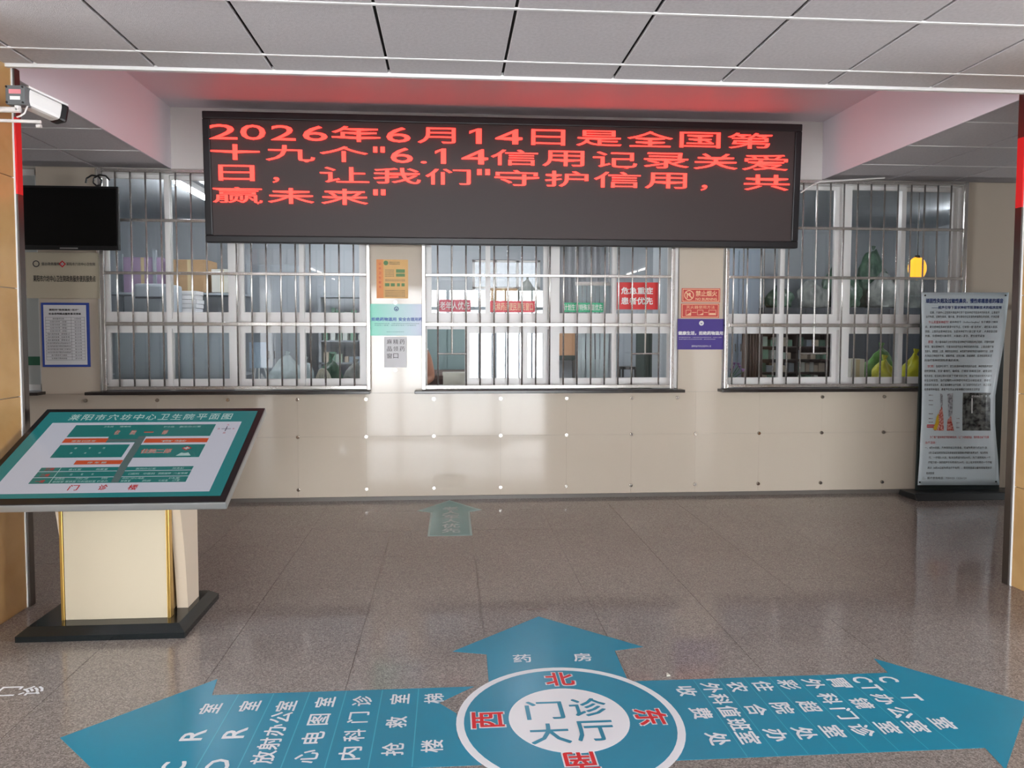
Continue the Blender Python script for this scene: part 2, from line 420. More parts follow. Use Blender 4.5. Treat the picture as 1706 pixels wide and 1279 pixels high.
# ------------------------------------------------------------------ ceiling
b = MB()
b.box(XL, XR, YB, CE, CZ+0.02, CZ+0.1)
b.box(XL, CXL-0.012, CE, WY+0.2, CZ+0.02, CZ+0.1); b.box(CXR+0.012, XR, CE, WY+0.2, CZ+0.02, CZ+0.1)
ceil = tag(b.build('ceiling', M['gap']), kind='structure')
cx0 = -0.922
G = 0.007
def ctile(w_, d_): return MB().box(-w_/2+G, w_/2-G, -d_/2+0.002, d_/2-0.002, CZ, CZ+0.016).build('ceiling_tile', M['tile'], ceil, bevel=0.004, seg=1)
def place(o, loc, used):
    if not used: o.location = Vector(loc)-wl(ceil); WL[o.name] = Vector(loc)
    else: copy_at(o, loc)
rows = [3.755, 3.15, 2.545, 1.94]
big = ctile(T, T); n = 0
for r in rows[:3]:
    for i in range(-4, 8):
        place(big, (cx0+i*T+T/2, r-T/2, CZ), n); n += 1
thin = ctile(T, CE-0.012-rows[0]); n = 0
for i in range(-3, 7):
    place(thin, (cx0+i*T+T/2, (rows[0]+CE-0.012)/2, CZ), n); n += 1
# rest of the lobby ceiling, out of view
b = MB(); b.box(XL, XR, YB, rows[3], CZ, CZ+0.018); b.box(XL, cx0-4*T, rows[3], CE, CZ, CZ+0.018); b.box(cx0+8*T, XR, rows[3], CE, CZ, CZ+0.018)
b.build('ceiling_field', M['tile'], ceil)
# side bays beyond the pillars
n = 0
for side in (-1, 1):
    e = CXL if side < 0 else CXR
    for i in range(4):
        for j in range(4):
            x = e+side*(T*(i+0.5)+ (-0.30 if i == 0 and False else 0)); y = CE+T*(j+0.5)
            if y+T/2 > WY+0.02: continue
            copy_at(big, (x+side*0.01, y, CZ))
        
last = MB().box(-T/2+G, T/2-G, -0.1, 0.1-0.004, CZ, CZ+0.016).build('ceiling_tile', M['tile'], ceil); n = 0
for side in (-1, 1):
    e = CXL if side < 0 else CXR
    for i in range(4):
        place(last, (e+side*(T*(i+0.5)+0.01), WY-0.1, CZ), n); n += 1
for r in rows[:3]: box('tee_bar', cx0-4*T, cx0+8*T, r-0.007, r+0.007, CZ-0.004, CZ+0.004, M['tbar'], ceil)
for j in range(1, 4):
    for side in (-1, 1):
        e = CXL if side < 0 else CXR
        x0, x1 = sorted((e, e+side*4*T)); box('tee_bar', x0, x1, CE+j*T-0.006, CE+j*T+0.006, CZ-0.004, CZ+0.004, M['tbar'], ceil)
tag(box('trim_1', CXL-0.3, CXR+0.3, CE-0.012, CE+0.012, CZ-0.016, CZ+0.02, M['tbar']), kind='structure')
b = MB(); t = 0.012
b.box(CXL-t, CXR+t, CE, WY+0.2, CT, CT+0.05)
b.box(CXL-t, CXL, CE, WY, CZ-0.005, CT); b.box(CXR, CXR+t, CE, WY, CZ-0.005, CT)
b.box(CXL, CXR, CE+0.013, CE+0.03, CZ, CT)
tag(b.build('ceiling_coffer', M['coffer']), kind='structure')

# ------------------------------------------------------------------ dispensary wall with panels
b = MB(); y0, y1 = WY, WY+0.16
W4 = (-4.7, -3.46)
b.box(XL, XR, y0+0.012, y1, 0, SZ-0.03)
for x0, x1 in ((XL, W4[0]), (W4[1], WIN[0][0]), (WIN[0][1], WIN[1][0]), (WIN[1][1], WIN[2][0]), (WIN[2][1], XR)): b.box(x0, x1, y0+0.012, y1, SZ-0.03, TZ)
b.box(XL, XR, y0+0.012, y1, TZ, CT+0.05)
wf = tag(b.build('wall_front', M['wall']), kind='structure')
PW = 0.5925; px0 = -0.138
i0 = -12
for i in range(i0, 14):
    xa, xb = px0+i*PW, px0+(i+1)*PW
    if xb < -4.9 or xa > 6.6: continue
    for z0, z1 in ((0.035, 0.5695), (0.5705, SZ-0.032)):
        box('wall_panel', xa+0.0004, xb-0.0004, y0, y0+0.012, z0, z1, M['panel'], wf)
for x0, x1 in ((W4[1], WIN[0][0]), (WIN[0][1], WIN[1][0]), (WIN[1][1], WIN[2][0]), (WIN[2][1], 5.235)):
    box('wall_panel', x0, x1, y0, y0+0.012, SZ-0.03, TZ+0.01, M['panel'], wf)
box('header_board', CXL, CXR, y0-0.004, y0+0.012, TZ+0.01, CT, M['header'], wf)
bolt = MB().cyl((0, -0.010, 0), (0, -0.016, 0), 0.013, 12).cyl((0, 0, 0), (0, -0.010, 0), 0.017, 12, 0.015).build('bolt', M['bolt'], wf, org=(0, 0, 0))
n = 0
for i in range(-5, 9):
    for z in (0.105, 0.57, 0.90):
        x = px0+i*PW
        if x > 4.2 or (z < 0.8 and i < -3): continue
        if z > 0.8 and i in (4, 5): x = 2.058 if i == 4 else -99
        if x < -9: continue
        loc = (x, y0, z)
        if n == 0: bolt.location = Vector(loc)-wl(wf); WL[bolt.name] = Vector(loc)
        else: copy_at(bolt, loc)
        n += 1
copy_at(bolt, at(659, 616, y0)); copy_at(bolt, at(659, 504, y0-0.004))
tag(box('baseboard_front', XL, XR, y0-0.004, y0+0.012, 0, 0.033, M['base']), kind='structure')

# ------------------------------------------------------------------ lobby shell out of view
for nm, xa, xb, nw in (('wall_left', XL-0.15, XL, 'fill_window_6'), ('wall_right', XR, XR+0.15, 'fill_window_7')):
    b = MB(); b.box(xa, xb, YB, -1.5, 0, CZ+0.1); b.box(xa, xb, 2.5, 4.8, 0, CZ+0.1); b.box(xa, xb, 5.6, WY+0.16, 0, CZ+0.1); b.box(xa, xb, 4.8, 5.6, 0, 1.2); b.box(xa, xb, 4.8, 5.6, 2.1, CZ+0.1); b.box(xa, xb, -1.5, 2.5, 0, 0.6); b.box(xa, xb, -1.5, 2.5, 2.6, CZ+0.1)
    tag(b.build(nm, M['wall']), kind='structure')
    wn = empty(nw, ((xa+xb)/2, 0.5, 0.6), kind='structure')  # unseen side windows, added to fill ceiling and floor with daylight
    for y in (4.83, 5.2, 5.57): box('frame', xa+0.05, xb-0.05, y-0.03, y+0.03, 1.2, 2.1, M['alu'], wn)  # end windows; the left one is added to brighten its bay
    for k in range(4): y = -1.47+1.313*k; box('frame', xa+0.05, xb-0.05, y-0.03, y+0.03, 0.6, 2.6, M['alu'], wn)
    for z in (0.62, 1.9, 2.58): box('frame', xa+0.05, xb-0.05, -1.5, 2.5, z-0.025, z+0.025, M['alu'], wn)
tag(box('wall_partition_left', XL, -3.086, 3.3, 3.75, 0, CZ, M['wall']), kind='structure'); tag(box('wall_partition_right', 4.111, XR, 3.3, 3.75, 0, CZ, M['wall']), kind='structure')
b = MB(); b.box(XL, -2.3, YB-0.15, YB, 0, CZ+0.1); b.box(2.7, XR, YB-0.15, YB, 0, CZ+0.1); b.box(-2.3, 2.7, YB-0.15, YB, 2.62, CZ+0.1)
tag(b.build('wall_back', M['wall']), kind='structure')
d1 = empty('door_1', (0.2, YB, 0), kind='structure')
for x in (-2.27, -1.34, -0.04, 1.26, 2.67): box('door_post', x-0.045, x+0.045, YB-0.1, YB-0.02, 0, 2.62, M['dsteel'], d1)
box('door_rail', -2.3, 2.7, YB-0.1, YB-0.02, 2.08, 2.16, M['dsteel'], d1)
for (x, y0_, y1_) in ((-2.95, -6.0, -2.7), (4.15, -3.8, -2.1)):
    lm = empty('ceiling_lamp', (x, y0_, CZ), 'long white tube lamp on the lobby ceiling, out of view' if x < 0 else 'shorter white tube lamp on the lobby ceiling, out of view', 'lamp', 'lobby tube lamps')
    box('lamp_body', x-0.06, x+0.06, y0_, y1_, CZ-0.03, CZ, M['tbar'], lm)
    MB().cyl((x, y0_+0.03, CZ-0.05), (x, y1_-0.03, CZ-0.05), 0.018, 10).build('tube', M['lobby_tube'], lm)

# ------------------------------------------------------------------ marble pillars
def pillar(name, face, sgn, joints, yb):
    p = empty(name, (face+sgn*0.4, yb-0.4, 0), kind='structure')
    x0, x1 = sorted((face+sgn*0.012, face+sgn*0.8))
    box('pillar_core', x0, x1, yb-0.79, yb-0.01, 0, CZ, M['grout'], p)
    zs = [0]+joints+[CZ]
    for a, c in zip(zs, zs[1:]):
        xa, xb = sorted((face, face+sgn*0.012))
        box('marble_slab', xa, xb, yb-0.8, yb-0.008, a+0.002, c-0.002, M['marble'], p)
        xa, xb = sorted((face+sgn*0.013, face+sgn*0.8))
        box('marble_slab', xa, xb, yb-0.012, yb, a+0.002, c-0.002, M['marble'], p)
        box('marble_slab', xa, xb, yb-0.802, yb-0.79, a+0.002, c-0.002, M['marble'], p)
    xa, xb = sorted((face-sgn*0.003, face+sgn*0.012)); box('corner_bead', xa, xb, yb-0.008, yb+0.003, 0, CZ, M['white'], p)
    # steel upright behind the pillar, its top end red
    xa, xb = sorted((face-sgn*0.012, face+sgn*0.05))
    box('steel_upright', xa, xb, yb+0.004, yb+0.052, 0, 2.22, M['dsteel'], p)
    box('red_strip', xa, xb, yb+0.004, yb+0.052, 2.22, 2.62, M['red_banner'], p)
    box('steel_upright', xa, xb, yb+0.004, yb+0.052, 2.62, CZ, M['dsteel'], p)
    return p
pillar('pillar_left', -2.285, -1, [0.608, 1.147, 1.721, 2.301], 4.03)
pillar('pillar_right', 3.31, 1, [0.593, 1.141, 1.71, 2.29], 3.99)

# ------------------------------------------------------------------ windows
FY = WY+0.06
def window(name, x0, x1, shift=0.0):
    wn = empty(name, ((x0+x1)/2, FY, SZ), kind='structure')
    b = MB(); f = 0.035; ya, yb = FY-0.02, FY+0.07
    mid = (x0+x1)/2
    b.box(x0, x0+f, ya, yb, SZ, TZ); b.box(x1-f, x1, ya, yb, SZ, TZ); b.box(x0+f, x1-f, ya, yb, SZ, SZ+0.03); b.box(x0+f, x1-f, ya, yb, TZ-0.03, TZ)
    b.box(x0+f, x1-f, ya-0.008, yb, 1.515, 1.60)
    b.box(mid-0.03, mid+0.03, ya, yb, SZ+0.03, 1.515); b.box(mid-0.03, mid+0.03, ya, yb, 1.60, TZ-0.03)
    b.build('frame', M['alu'], wn)
    box('window_sill', x0-0.07 if x0 < 0 else x0-0.035, x1+0.03, WY-0.12, WY+0.05, SZ-0.03, SZ-0.004, M['ledge'], wn, bevel=0.004)
    def sash(a, c, z0, z1, y, low):
        s = MB(); w_ = 0.042; lo = 0.062 if low else 0.06
        s.box(a, a+w_, y, y+0.028, z0, z1); s.box(c-w_, c, y, y+0.028, z0, z1)
        s.box(a+w_, c-w_, y, y+0.028, z0, z0+lo); s.box(a+w_, c-w_, y, y+0.028, z1-0.035, z1)
        o = s.build('sash', M['alu'], wn)
        box('pane', a+w_, c-w_, y+0.011, y+0.016, z0+lo, z1-0.035, M['glass'], o)
    for (ha, hb, half) in ((x0+f, mid-0.03, 0), (mid+0.03, x1-f, 1)):
        q = (ha+hb)/2
        for (z0, z1, low) in ((SZ+0.03, 1.515, True), (1.60, TZ-0.03, False)):
            sh = shift if (low and half == 0) else 0.0
            sash(ha+sh, q+0.02+sh, z0, z1, FY-0.008, low); sash(q-0.02, hb, z0, z1, FY+0.024, low)
    return wn
window('window_1', *WIN[0]); window('window_2', *WIN[1], shift=0.335); window('window_3', *WIN[2])
w4 = empty('window_4', ((W4[0]+W4[1])/2, FY, SZ), kind='structure')
b = MB(); b.box(W4[0], W4[0]+0.05, FY, FY+0.05, SZ, TZ); b.box(W4[1]-0.04, W4[1], FY, FY+0.05, SZ, TZ); b.box(W4[0], W4[1], FY, FY+0.05, TZ-0.05, TZ); b.box(W4[0], W4[1], FY, FY+0.05, SZ, SZ+0.05); b.box(W4[0], W4[1], FY, FY+0.05, 1.80, 1.86)
b.build('frame', M['alu'], w4); box('pane', W4[0]+0.04, W4[1]-0.03, FY+0.02, FY+0.026, SZ+0.04, 1.81, M['frost'], w4); box('pane', W4[0]+0.04, W4[1]-0.03, FY+0.02, FY+0.026, 1.85, TZ-0.04, M['frost'], w4)
box('window_sill', W4[0]-0.03, W4[1]+0.03, WY-0.12, WY+0.05, SZ-0.03, SZ-0.004, M['ledge'], w4, bevel=0.004)
box('green_band', W4[0]+0.04, W4[1]-0.03, FY+0.012, FY+0.019, 1.20, 1.275, M['green_strip'], w4)
tag(box('window_poster', -4.6, -3.72, FY-0.012, FY-0.004, 1.86, 2.80, M['lightblue']), 'pale blue and teal poster in the window beyond the left pillar', 'poster')
pp = bpy.data.objects['window_poster']
box('poster_band', -4.6, -3.72, FY-0.014, FY-0.012, 2.64, 2.80, M['teal_board'], pp); box('poster_band', -4.6, -3.72, FY-0.014, FY-0.012, 1.86, 1.93, M['teal_board'], pp)
box('poster_band', -4.6, -3.72, FY-0.014, FY-0.012, 1.97, 2.0, M['print_blue'], pp)

# ------------------------------------------------------------------ security grilles
GY = 6.352
def grille(name, xa, xb, label, openings=(), rails=(2.428, 1.985, 1.556), bars=None):
    g = empty('security_grille', ((xa+xb)/2, GY, SZ), label, 'grille', 'window grilles')
    z0, z1 = SZ+0.035, TZ-0.02
    for x in (xa, xb): box('post', x-0.016, x+0.016, GY-0.012, GY+0.012, z0-0.035, z1+0.02, M['steel'], g, bevel=0.004)
    for z in list(rails)+[z0-0.012, z1]:
        r = 0.016 if abs(z-1.556) < 0.01 or z < 1.1 else 0.0125
        box('rail', xa+0.016, xb-0.016, GY-0.011, GY+0.011, z-r, z+r, M['steel'], g, bevel=0.004)
    for x in (xa, xb):
        for z in (rails[-1], rails[0], z0+0.02): MB().cyl((x, GY+0.012, z), (x, WY+0.002, z), 0.008, 8).build('wall_bracket', M['steel'], g)
    N = 17; p = (xb-xa)/(N+1); xs = [xa+p*i for i in range(N+2)]
    if bars: p = (bars[1]-bars[0])/(N-1); xs = [0]+[bars[0]+p*i for i in range(N)]
    bar = None; short = None
    for i in range(1, N+1):
        x = xs[i]
        if i in openings:
            zb = 1.30
            MB().cyl((x, GY-0.004, zb), (x, GY-0.004, z1), 0.0075, 10).build('bar', M['steel'], g, smooth=False)
            MB().cyl((x-p, GY-0.004, zb), (x+p, GY-0.004, zb), 0.0075, 10).build('cross_bar', M['steel'], g)
        elif bar is None:
            bar = MB().cyl((x, GY-0.004, z0), (x, GY-0.004, z1), 0.0075, 10).build('bar', M['steel'], g)
            for f_ in bar.data.polygons: f_.use_smooth = len(f_.vertices) == 4
        else: copy_at(bar, (x, GY-0.004, z0), g)
    return g
grille('security_grille', at(173, 560, GY).x, at(614, 560, GY).x, 'stainless steel bar grille over the window beside the black television')
grille('security_grille', at(706, 560, GY).x, at(1120, 560, GY).x, 'stainless steel bar grille over the middle window with the red and green stickers', (2, 16))
grille('security_grille', at(1210, 560, GY).x, at(1602, 560, GY).x, 'stainless steel bar grille over the window behind the standing banner', (7,), bars=(at(1220, 560, GY).x, at(1577, 560, GY).x))

# ------------------------------------------------------------------ LED message board
ld = empty('led_message_board', (at(835, 408, 6.225)), 'wide black LED board with red scrolling characters above the windows', 'LED board')
A, B_, C_, D_ = at(334, 183, 6.185), at(1337, 207, 6.185), at(344, 403, 6.225), at(1330, 414, 6.225)
lx0, lx1 = (A.x+C_.x)/2, (B_.x+D_.x)/2; lz0, lz1 = (C_.z+D_.z)/2, (A.z+B_.z)/2
def ly(z): return 6.225 + (6.185-6.225)*(z-lz0)/(lz1-lz0)
def ledsurf(off): return lambda u, v: (u, ly(v)+off, v)
bw = 0.062
def ledbox(x0, x1, z0, z1, off, depth):
    b = MB(); n = 0
    b.v = [(x0, ly(z0)+off, z0), (x1, ly(z0)+off, z0), (x1, ly(z0)+depth, z0), (x0, ly(z0)+depth, z0), (x0, ly(z1)+off, z1), (x1, ly(z1)+off, z1), (x1, ly(z1)+depth, z1), (x0, ly(z1)+depth, z1)]
    b.f = [(0,3,2,1),(4,5,6,7),(0,1,5,4),(1,2,6,5),(2,3,7,6),(3,0,4,7)]
    return b
ledbox(lx0+0.02, lx1-0.02, lz0+0.02, lz1-0.02, 0.035, 0.10).build('housing', M['bezel'], ld)
ledbox(lx0+bw, lx1-bw, lz0+bw, lz1-bw, 0.012, 0.05).build('led_panel', M['ledpanel'], ld)
for (x0, x1, z0, z1) in ((lx0, lx1, lz0, lz0+bw), (lx0, lx1, lz1-bw, lz1), (lx0, lx0+bw, lz0+bw, lz1-bw), (lx1-bw, lx1, lz0+bw, lz1-bw)):
    ledbox(x0, x1, z0, z1, 0.0, 0.06).build('bezel', M['bezel'], ld, bevel=0.01)
for x in (lx0+.5, (lx0+lx1)/2, lx1-.5): box('wall_bracket', x-.02, x+.02, 6.28, WY-.006, 3.05, 3.09, M['dsteel'], ld)
def Lp(px, py): v = at(px, py, 6.205); return v.x, v.z
lines = [
 (224.0, 594, 0.0172, [('2',349,396),('0',401,443),('2',452,493),('6',505,546),('年',553,634),('6',644,684),('月',696,759),('1',782,808),('4',825,870),('日',885,941),('是',960,1035),('全',1045,1120),('国',1132,1199),('第',1212,1285)]),
 (253.5, 392, 0.0198, [('十',351,433),('九',443,525),('个',533,613),('"',622,641),('6',651,688),('.',701,711),('1',725,748),('4',769,813),('信',818,896),('用',904,973),('记',988,1061),('录',1073,1147),('关',1156,1228),('爱',1237,1312)]),
 (288.0, 394, 0.0181, [('日',364,424),('，',454,465),('让',533,615),('我',622,701),('们',709,784),('"',795,816),('守',824,898),('护',908,980),('信',990,1067),('用',1075,1144),('，',1168,1178),('共',1240,1315)]),
 (324.5, 395, 0.018, [('赢',354,437),('未',446,523),('来',535,613),('"',622,642)])]
for cy, cx, sl, chars in lines:
    tx = TX(ledsurf(-0.004))
    for ch, xa, xb in chars:
        yc = cy+((xa+xb)/2-cx)*sl; h = 13.4
        ya, yb = yc-h, yc+h
        if ch == '"':
            for fa, fb in ((0.0, .36), (.64, 1.0)):
                u0, v1 = Lp(xa+(xb-xa)*fa, ya); u1, v0 = Lp(xa+(xb-xa)*fb, yc-4); tx.cuts.append((len(tx.v), len(tx.f))); tx.rect(u0, u1, v0, v1)
            continue
        if ch == '，': ya = yc+6; yb = yc+15
        elif ch == '.': ya = yc+9; yb = yc+12.5
        elif ch in '0123456789': ya += 0.8; yb -= 0.8
        u0, v1 = Lp(xa, ya); u1, v0 = Lp(xb, yb); tx.put(ch, u0, u1, v0, v1, bold=0.0, res=3)
    tx.split('lit_character', M['ledred'], ld, 0.011)

# ------------------------------------------------------------------ television and signs on the left
TVY = 6.10
a, c = at(27, 308, TVY), at(199, 417, TVY)
tv = empty('television', ((a.x+c.x)/2, TVY, c.z), 'black switched off flat television hung before the corner of the barred window', 'television')
box('housing', a.x+0.02, c.x-0.02, TVY+0.012, TVY+0.06, c.z+0.02, a.z-0.02, M['black'], tv, bevel=0.01)
box('bezel', a.x, c.x, TVY, TVY+0.03, c.z, a.z, M['black'], tv, bevel=0.006)
box('screen', a.x+0.018, c.x-0.018, TVY-0.002, TVY+0.01, c.z+0.035, a.z-0.018, M['tvscreen'], tv)
TX(wallsurf(TVY-0.0025)).rect((a.x+c.x)/2-0.07, (a.x+c.x)/2+0.07, c.z+0.009, c.z+0.018).build('silver_mark', M['silver'], tv)
xm = (a.x+c.x)/2
MB().box(-3.25, -3.15, TVY+0.07, WY-0.002, a.z-0.3, a.z-0.24).box(-3.3, -3.1, TVY+0.055, TVY+0.07, a.z-0.4, a.z-0.15).build('wall_bracket', M['dsteel'], tv)
cb = MB(); q = at(172, 300, 6.2)
pts = [q+Vector((0.05*math.cos(k*0.9)-0.01*k, 0.003*k, 0.045*math.sin(k*0.9))) for k in range(12)]
tag(cb.tube(pts, 0.007, 6).build('cable_coil', M['black']), 'coil of black cable above the television', 'cable')

def plate(name, label, cat, p0, p1, Y, mt, thick=0.006, group=None, bevel=0.0):
    a, c = at(p0[0], p0[1], Y), at(p1[0], p1[1], Y)
    r = empty(name, ((a.x+c.x)/2, Y, c.z), label, cat, group)
    box('backing', a.x, c.x, Y, Y+thick, c.z, a.z, mt, r, bevel)
    return r, a.x, c.x, c.z, a.z
def S(x0, x1, z0, z1):      # fractions to sign coordinates
    return (lambda u: x0+(x1-x0)*u), (lambda v: z0+(z1-z0)*v)

r, x0, x1, z0, z1 = plate('service_sign', 'cream board with two small logos and one line of black characters under the television', 'sign', (42, 420), (165, 497), WY-0.03, M['board_cream'], 0.025)
U, V = S(x0, x1, z0, z1); sf = wallsurf(WY-0.0312)
TX(sf).put('莱阳市穴坊中心卫生院政务服务便民服务点', U(.10), U(.96), V(.36), V(.50), 0.02).build('lettering', M['print_black'], r)
TX(sf).put('烟台政务服务', U(.22), U(.47), V(.715), V(.785), 0.01).build('lettering', M['print_dark'], r)
TX(sf).put('莱阳市穴坊中心卫生院', U(.56), U(.96), V(.715), V(.785), 0.01).build('lettering', M['print_dark'], r)
TX(sf).ring(U(.145), V(.75), 0.028, 0.008, 24).build('ring_logo', M['print_dark'], r)
TX(sf).poly([(U(.505)-.03, V(.75)), (U(.505), V(.75)-.03), (U(.505)+.03, V(.75)), (U(.505), V(.75)+.03)]).build('cross_logo', M['print_red'], r)
TX(wallsurf(WY-0.0316)).rect(U(.505)-.014, U(.505)+.014, V(.75)-.005, V(.75)+.005).rect(U(.505)-.005, U(.505)+.005, V(.75)-.014, V(.75)+.014).build('cross_logo_centre', M['white'], r)

r, x0, x1, z0, z1 = plate('wall_notice', 'blue framed white notice with a two column table below the cream board', 'notice', (68, 504), (150, 611), WY-0.016, M['blue_frame'], 0.014)
U, V = S(x0, x1, z0, z1)
TX(wallsurf(WY-0.0172)).rect(U(.05), U(.95), V(.035), V(.965)).build('paper_sheet', M['paper'], r)
sf = wallsurf(WY-0.0182)
TX(sf).put('莱阳市“政务服务+医疗”', U(.17), U(.80), V(.875), V(.905), .03).put('社会合作网点服务事项清单', U(.16), U(.84), V(.81), V(.845), .03).build('heading', M['print_black'], r)
t = TX(sf); ys = [.775-.0475*k for k in range(15)]
for y in ys: t.rect(U(.09), U(.91), V(y)-.0008, V(y)+.0008)
for x in (.09, .63, .91): t.rect(U(x)-.0008, U(x)+.0008, V(ys[-1]), V(ys[0]))
t.build('table_rules', M['print_dark'], r)
t = TX(sf); rowsN = ['服务事项名称', '社保卡申领（受理）', '社保卡申领（领取）', '社保卡补领（受理）', '社保卡补领（领取）', '城乡居民医保（参保登记）', '城乡居民医保（信息变更）', '城乡居民医保（停保登记）', '基本医疗保险参保人员信息查询打印', '城乡居民基本医疗保险参保缴费查询', '城乡居民基本医疗保险门诊慢特病', '城乡居民基本医疗保险异地就医备案', '医疗费用手工报销', '生育医疗费用报销']
for k, s_ in enumerate(rowsN):
    y = ys[k]-.0475; L = min(.5, .04*len(s_)); t.put(s_, U(.36-L/2), U(.36+L/2), V(y+.012), V(y+.036), .02, 1)
    t.put('办理类型' if k == 0 else '窗口办理', U(.70), U(.84), V(y+.012), V(y+.036), .02, 1)
t.build('table_lettering', M['print_dark'], r)

# ------------------------------------------------------------------ signs on the pier between the first two windows
r, x0, x1, z0, z1 = plate('orange_notice', 'yellow orange paper notice with small print high on the panel', 'notice', (627, 432), (680, 497), WY-0.004, M['orange_paper'], 0.003)
U, V = S(x0, x1, z0, z1); sf = wallsurf(WY-0.0052)
TX(sf).rect(U(0), U(.22), V(0), V(1)).build('side_strip', M['orange_strip'], r)
TX(wallsurf(WY-0.006)).disc(U(.30), V(.91), 0.02).rect(U(.62), U(.90), V(.66), V(.75)).rect(U(.62), U(.90), V(.56), V(.64)).rect(U(.27), U(.41), V(.31), V(.39)).rect(U(.45), U(.58), V(.31), V(.39)).rect(U(.65), U(.74), V(.31), V(.39)).rect(U(.79), U(.89), V(.31), V(.39)).build('green_pictures', M['green_print'], r)
t = TX(wallsurf(WY-0.0056))
for y, s_ in ((.93, '国家基本公共卫生服务'), (.885, '免费健康管理项目')): t.put(s_, U(.41), U(.74), V(y-.015), V(y+.015), .01, 1)
for k, y in enumerate((.73, .69, .65, .61, .57)): t.put('居民健康档案', U(.27), U(.56), V(y-.012), V(y+.012), 0, 1)
for y in (.48, .45, .20, .16, .12, .08, .05): t.put('健康教育预防接种老年人管理', U(.27), U(.9), V(y-.011), V(y+.011), 0, 1)
t.build('lettering', M['print_dark'], r)
t = TX(wallsurf(WY-0.0056))
for k, ch in enumerate('公共卫生服务'): t.put(ch, U(.07), U(.15), V(.86-.12*k), V(.92-.12*k), 0, 1)
t.build('side_lettering', M['print_red'], r)

def gradient_mat(name, c0, c1, ax=0, w_=0.5):
    mt = bpy.data.materials.new(name); mt.use_nodes = True; nt = mt.node_tree; b = nt.nodes['Principled BSDF']
    tc = nt.nodes.new('ShaderNodeTexCoord'); sp = nt.nodes.new('ShaderNodeSeparateXYZ'); nt.links.new(tc.outputs['Generated'], sp.inputs[0])
    r = nt.nodes.new('ShaderNodeValToRGB'); r.color_ramp.elements[0].color = (*lin(c0), 1); r.color_ramp.elements[1].color = (*lin(c1), 1)
    nt.links.new(sp.outputs[ax], r.inputs[0]); nt.links.new(r.outputs[0], b.inputs['Base Color']); b.inputs['Roughness'].default_value = .35
    return mt
M['mint'] = gradient_mat('mint_to_lilac_print', (126, 226, 196), (206, 214, 236))
r, x0, x1, z0, z1 = plate('mint_sign', 'mint green to lilac poster with blue characters above the white paper', 'sign', (613, 506), (704, 559), WY-0.007, M['mint'], 0.005)
U, V = S(x0, x1, z0, z1); sf = wallsurf(WY-0.0082)
TX(sf).put('拒绝药物滥用', U(.06), U(.52), V(.46), V(.575), .03).put('安全合理用药', U(.56), U(.995), V(.46), V(.575), .03).build('lettering', M['print_blue'], r)
TX(sf).put('药物滥用是指反复、大量地使用具有依赖性特性的药物', U(.12), U(.94), V(.365), V(.395), 0, 1).put('危害身心健康，请在医生指导下合理用药', U(.12), U(.88), V(.31), V(.34), 0, 1).put('国家药品监督管理局', U(.34), U(.66), V(.11), V(.13), 0, 1).build('small_lettering', M['teal_board'], r)
TX(sf).ring(U(.52), V(.845), 0.020, 0.006, 24).poly([(U(.52)-.012, V(.85)), (U(.52), V(.80)), (U(.52)+.012, V(.85))]).build('round_emblem', M['print_navy'], r)

r, x0, x1, z0, z1 = plate('paper_notice', 'white paper with three rows of black characters below the mint poster', 'notice', (640, 561), (678, 612), WY-0.003, M['paper'], 0.002)
U, V = S(x0, x1, z0, z1); sf = wallsurf(WY-0.0042)
t = TX(sf)
for ch, u, v in (('麻',.12,.76),('精',.40,.76),('药',.68,.76),('品',.12,.53),('领',.40,.53),('药',.68,.53),('窗',.12,.30),('口',.40,.30)): t.put(ch, U(u), U(u+.22), V(v), V(v+.16), 0)
t.build('lettering', M['print_dark'], r)

# ------------------------------------------------------------------ signs on the pier between the middle and right windows
r, x0, x1, z0, z1 = plate('no_burning_sign', 'red no burning sign with struck out match symbol', 'sign', (1136, 480), (1199.5, 503.5), WY-0.006, M['sign_red'], 0.004)
U, V = S(x0, x1, z0, z1); sf = wallsurf(WY-0.0072)
TX(sf).frame(U(.02), U(.98), V(.05), V(.95), .006).build('border', M['sign_peach'], r)
cu, cv = U(.19), V(.5)
t = TX(sf).ring(cu, cv, .045, .008).poly([(cu-.036, cv+.026), (cu-.030, cv+.034), (cu+.036, cv-.026), (cu+.030, cv-.034)])
t.rect(cu-.022, cu-.012, cv-.025, cv+.012).rect(cu-.004, cu+.014, cv-.004, cv+.022); t.build('no_fire_symbol', M['sign_peach'], r)
TX(sf).put('禁止烟火', U(.36), U(.92), V(.42), V(.84), .02).put('NO BURNING', U(.36), U(.92), V(.14), V(.32), .02).build('lettering', M['sign_peach'], r)
r, x0, x1, z0, z1 = plate('extinguisher_sign', 'red extinguisher instruction sign with three drawn steps', 'sign', (1135, 505.5), (1198, 529.5), WY-0.006, M['sign_red'], 0.004)
U, V = S(x0, x1, z0, z1)
TX(sf).frame(U(.02), U(.98), V(.05), V(.95), .005).build('border', M['sign_peach'], r)
TX(sf).put('灭火器使用方法', U(.13), U(.88), V(.64), V(.86), 0).build('lettering', M['sign_peach'], r)
TX(sf).frame(U(.12), U(.26), V(.16), V(.56), .004).frame(U(.42), U(.58), V(.20), V(.56), .004).frame(U(.72), U(.92), V(.20), V(.56), .004).rect(U(.28), U(.40), V(.36), V(.40)).rect(U(.60), U(.70), V(.36), V(.40)).poly([(U(.14), V(.2)), (U(.25), V(.2)), (U(.25), V(.38))]).poly([(U(.48), V(.23)), (U(.57), V(.23)), (U(.57), V(.33))]).rect(U(.74), U(.9), V(.23), V(.34)).build('step_drawings', M['sign_peach'], r)
r, x0, x1, z0, z1 = plate('purple_sign', 'purple poster with white characters and round emblem under the red signs', 'sign', (1129, 531), (1205, 582), WY-0.007, M['purple'], 0.005)
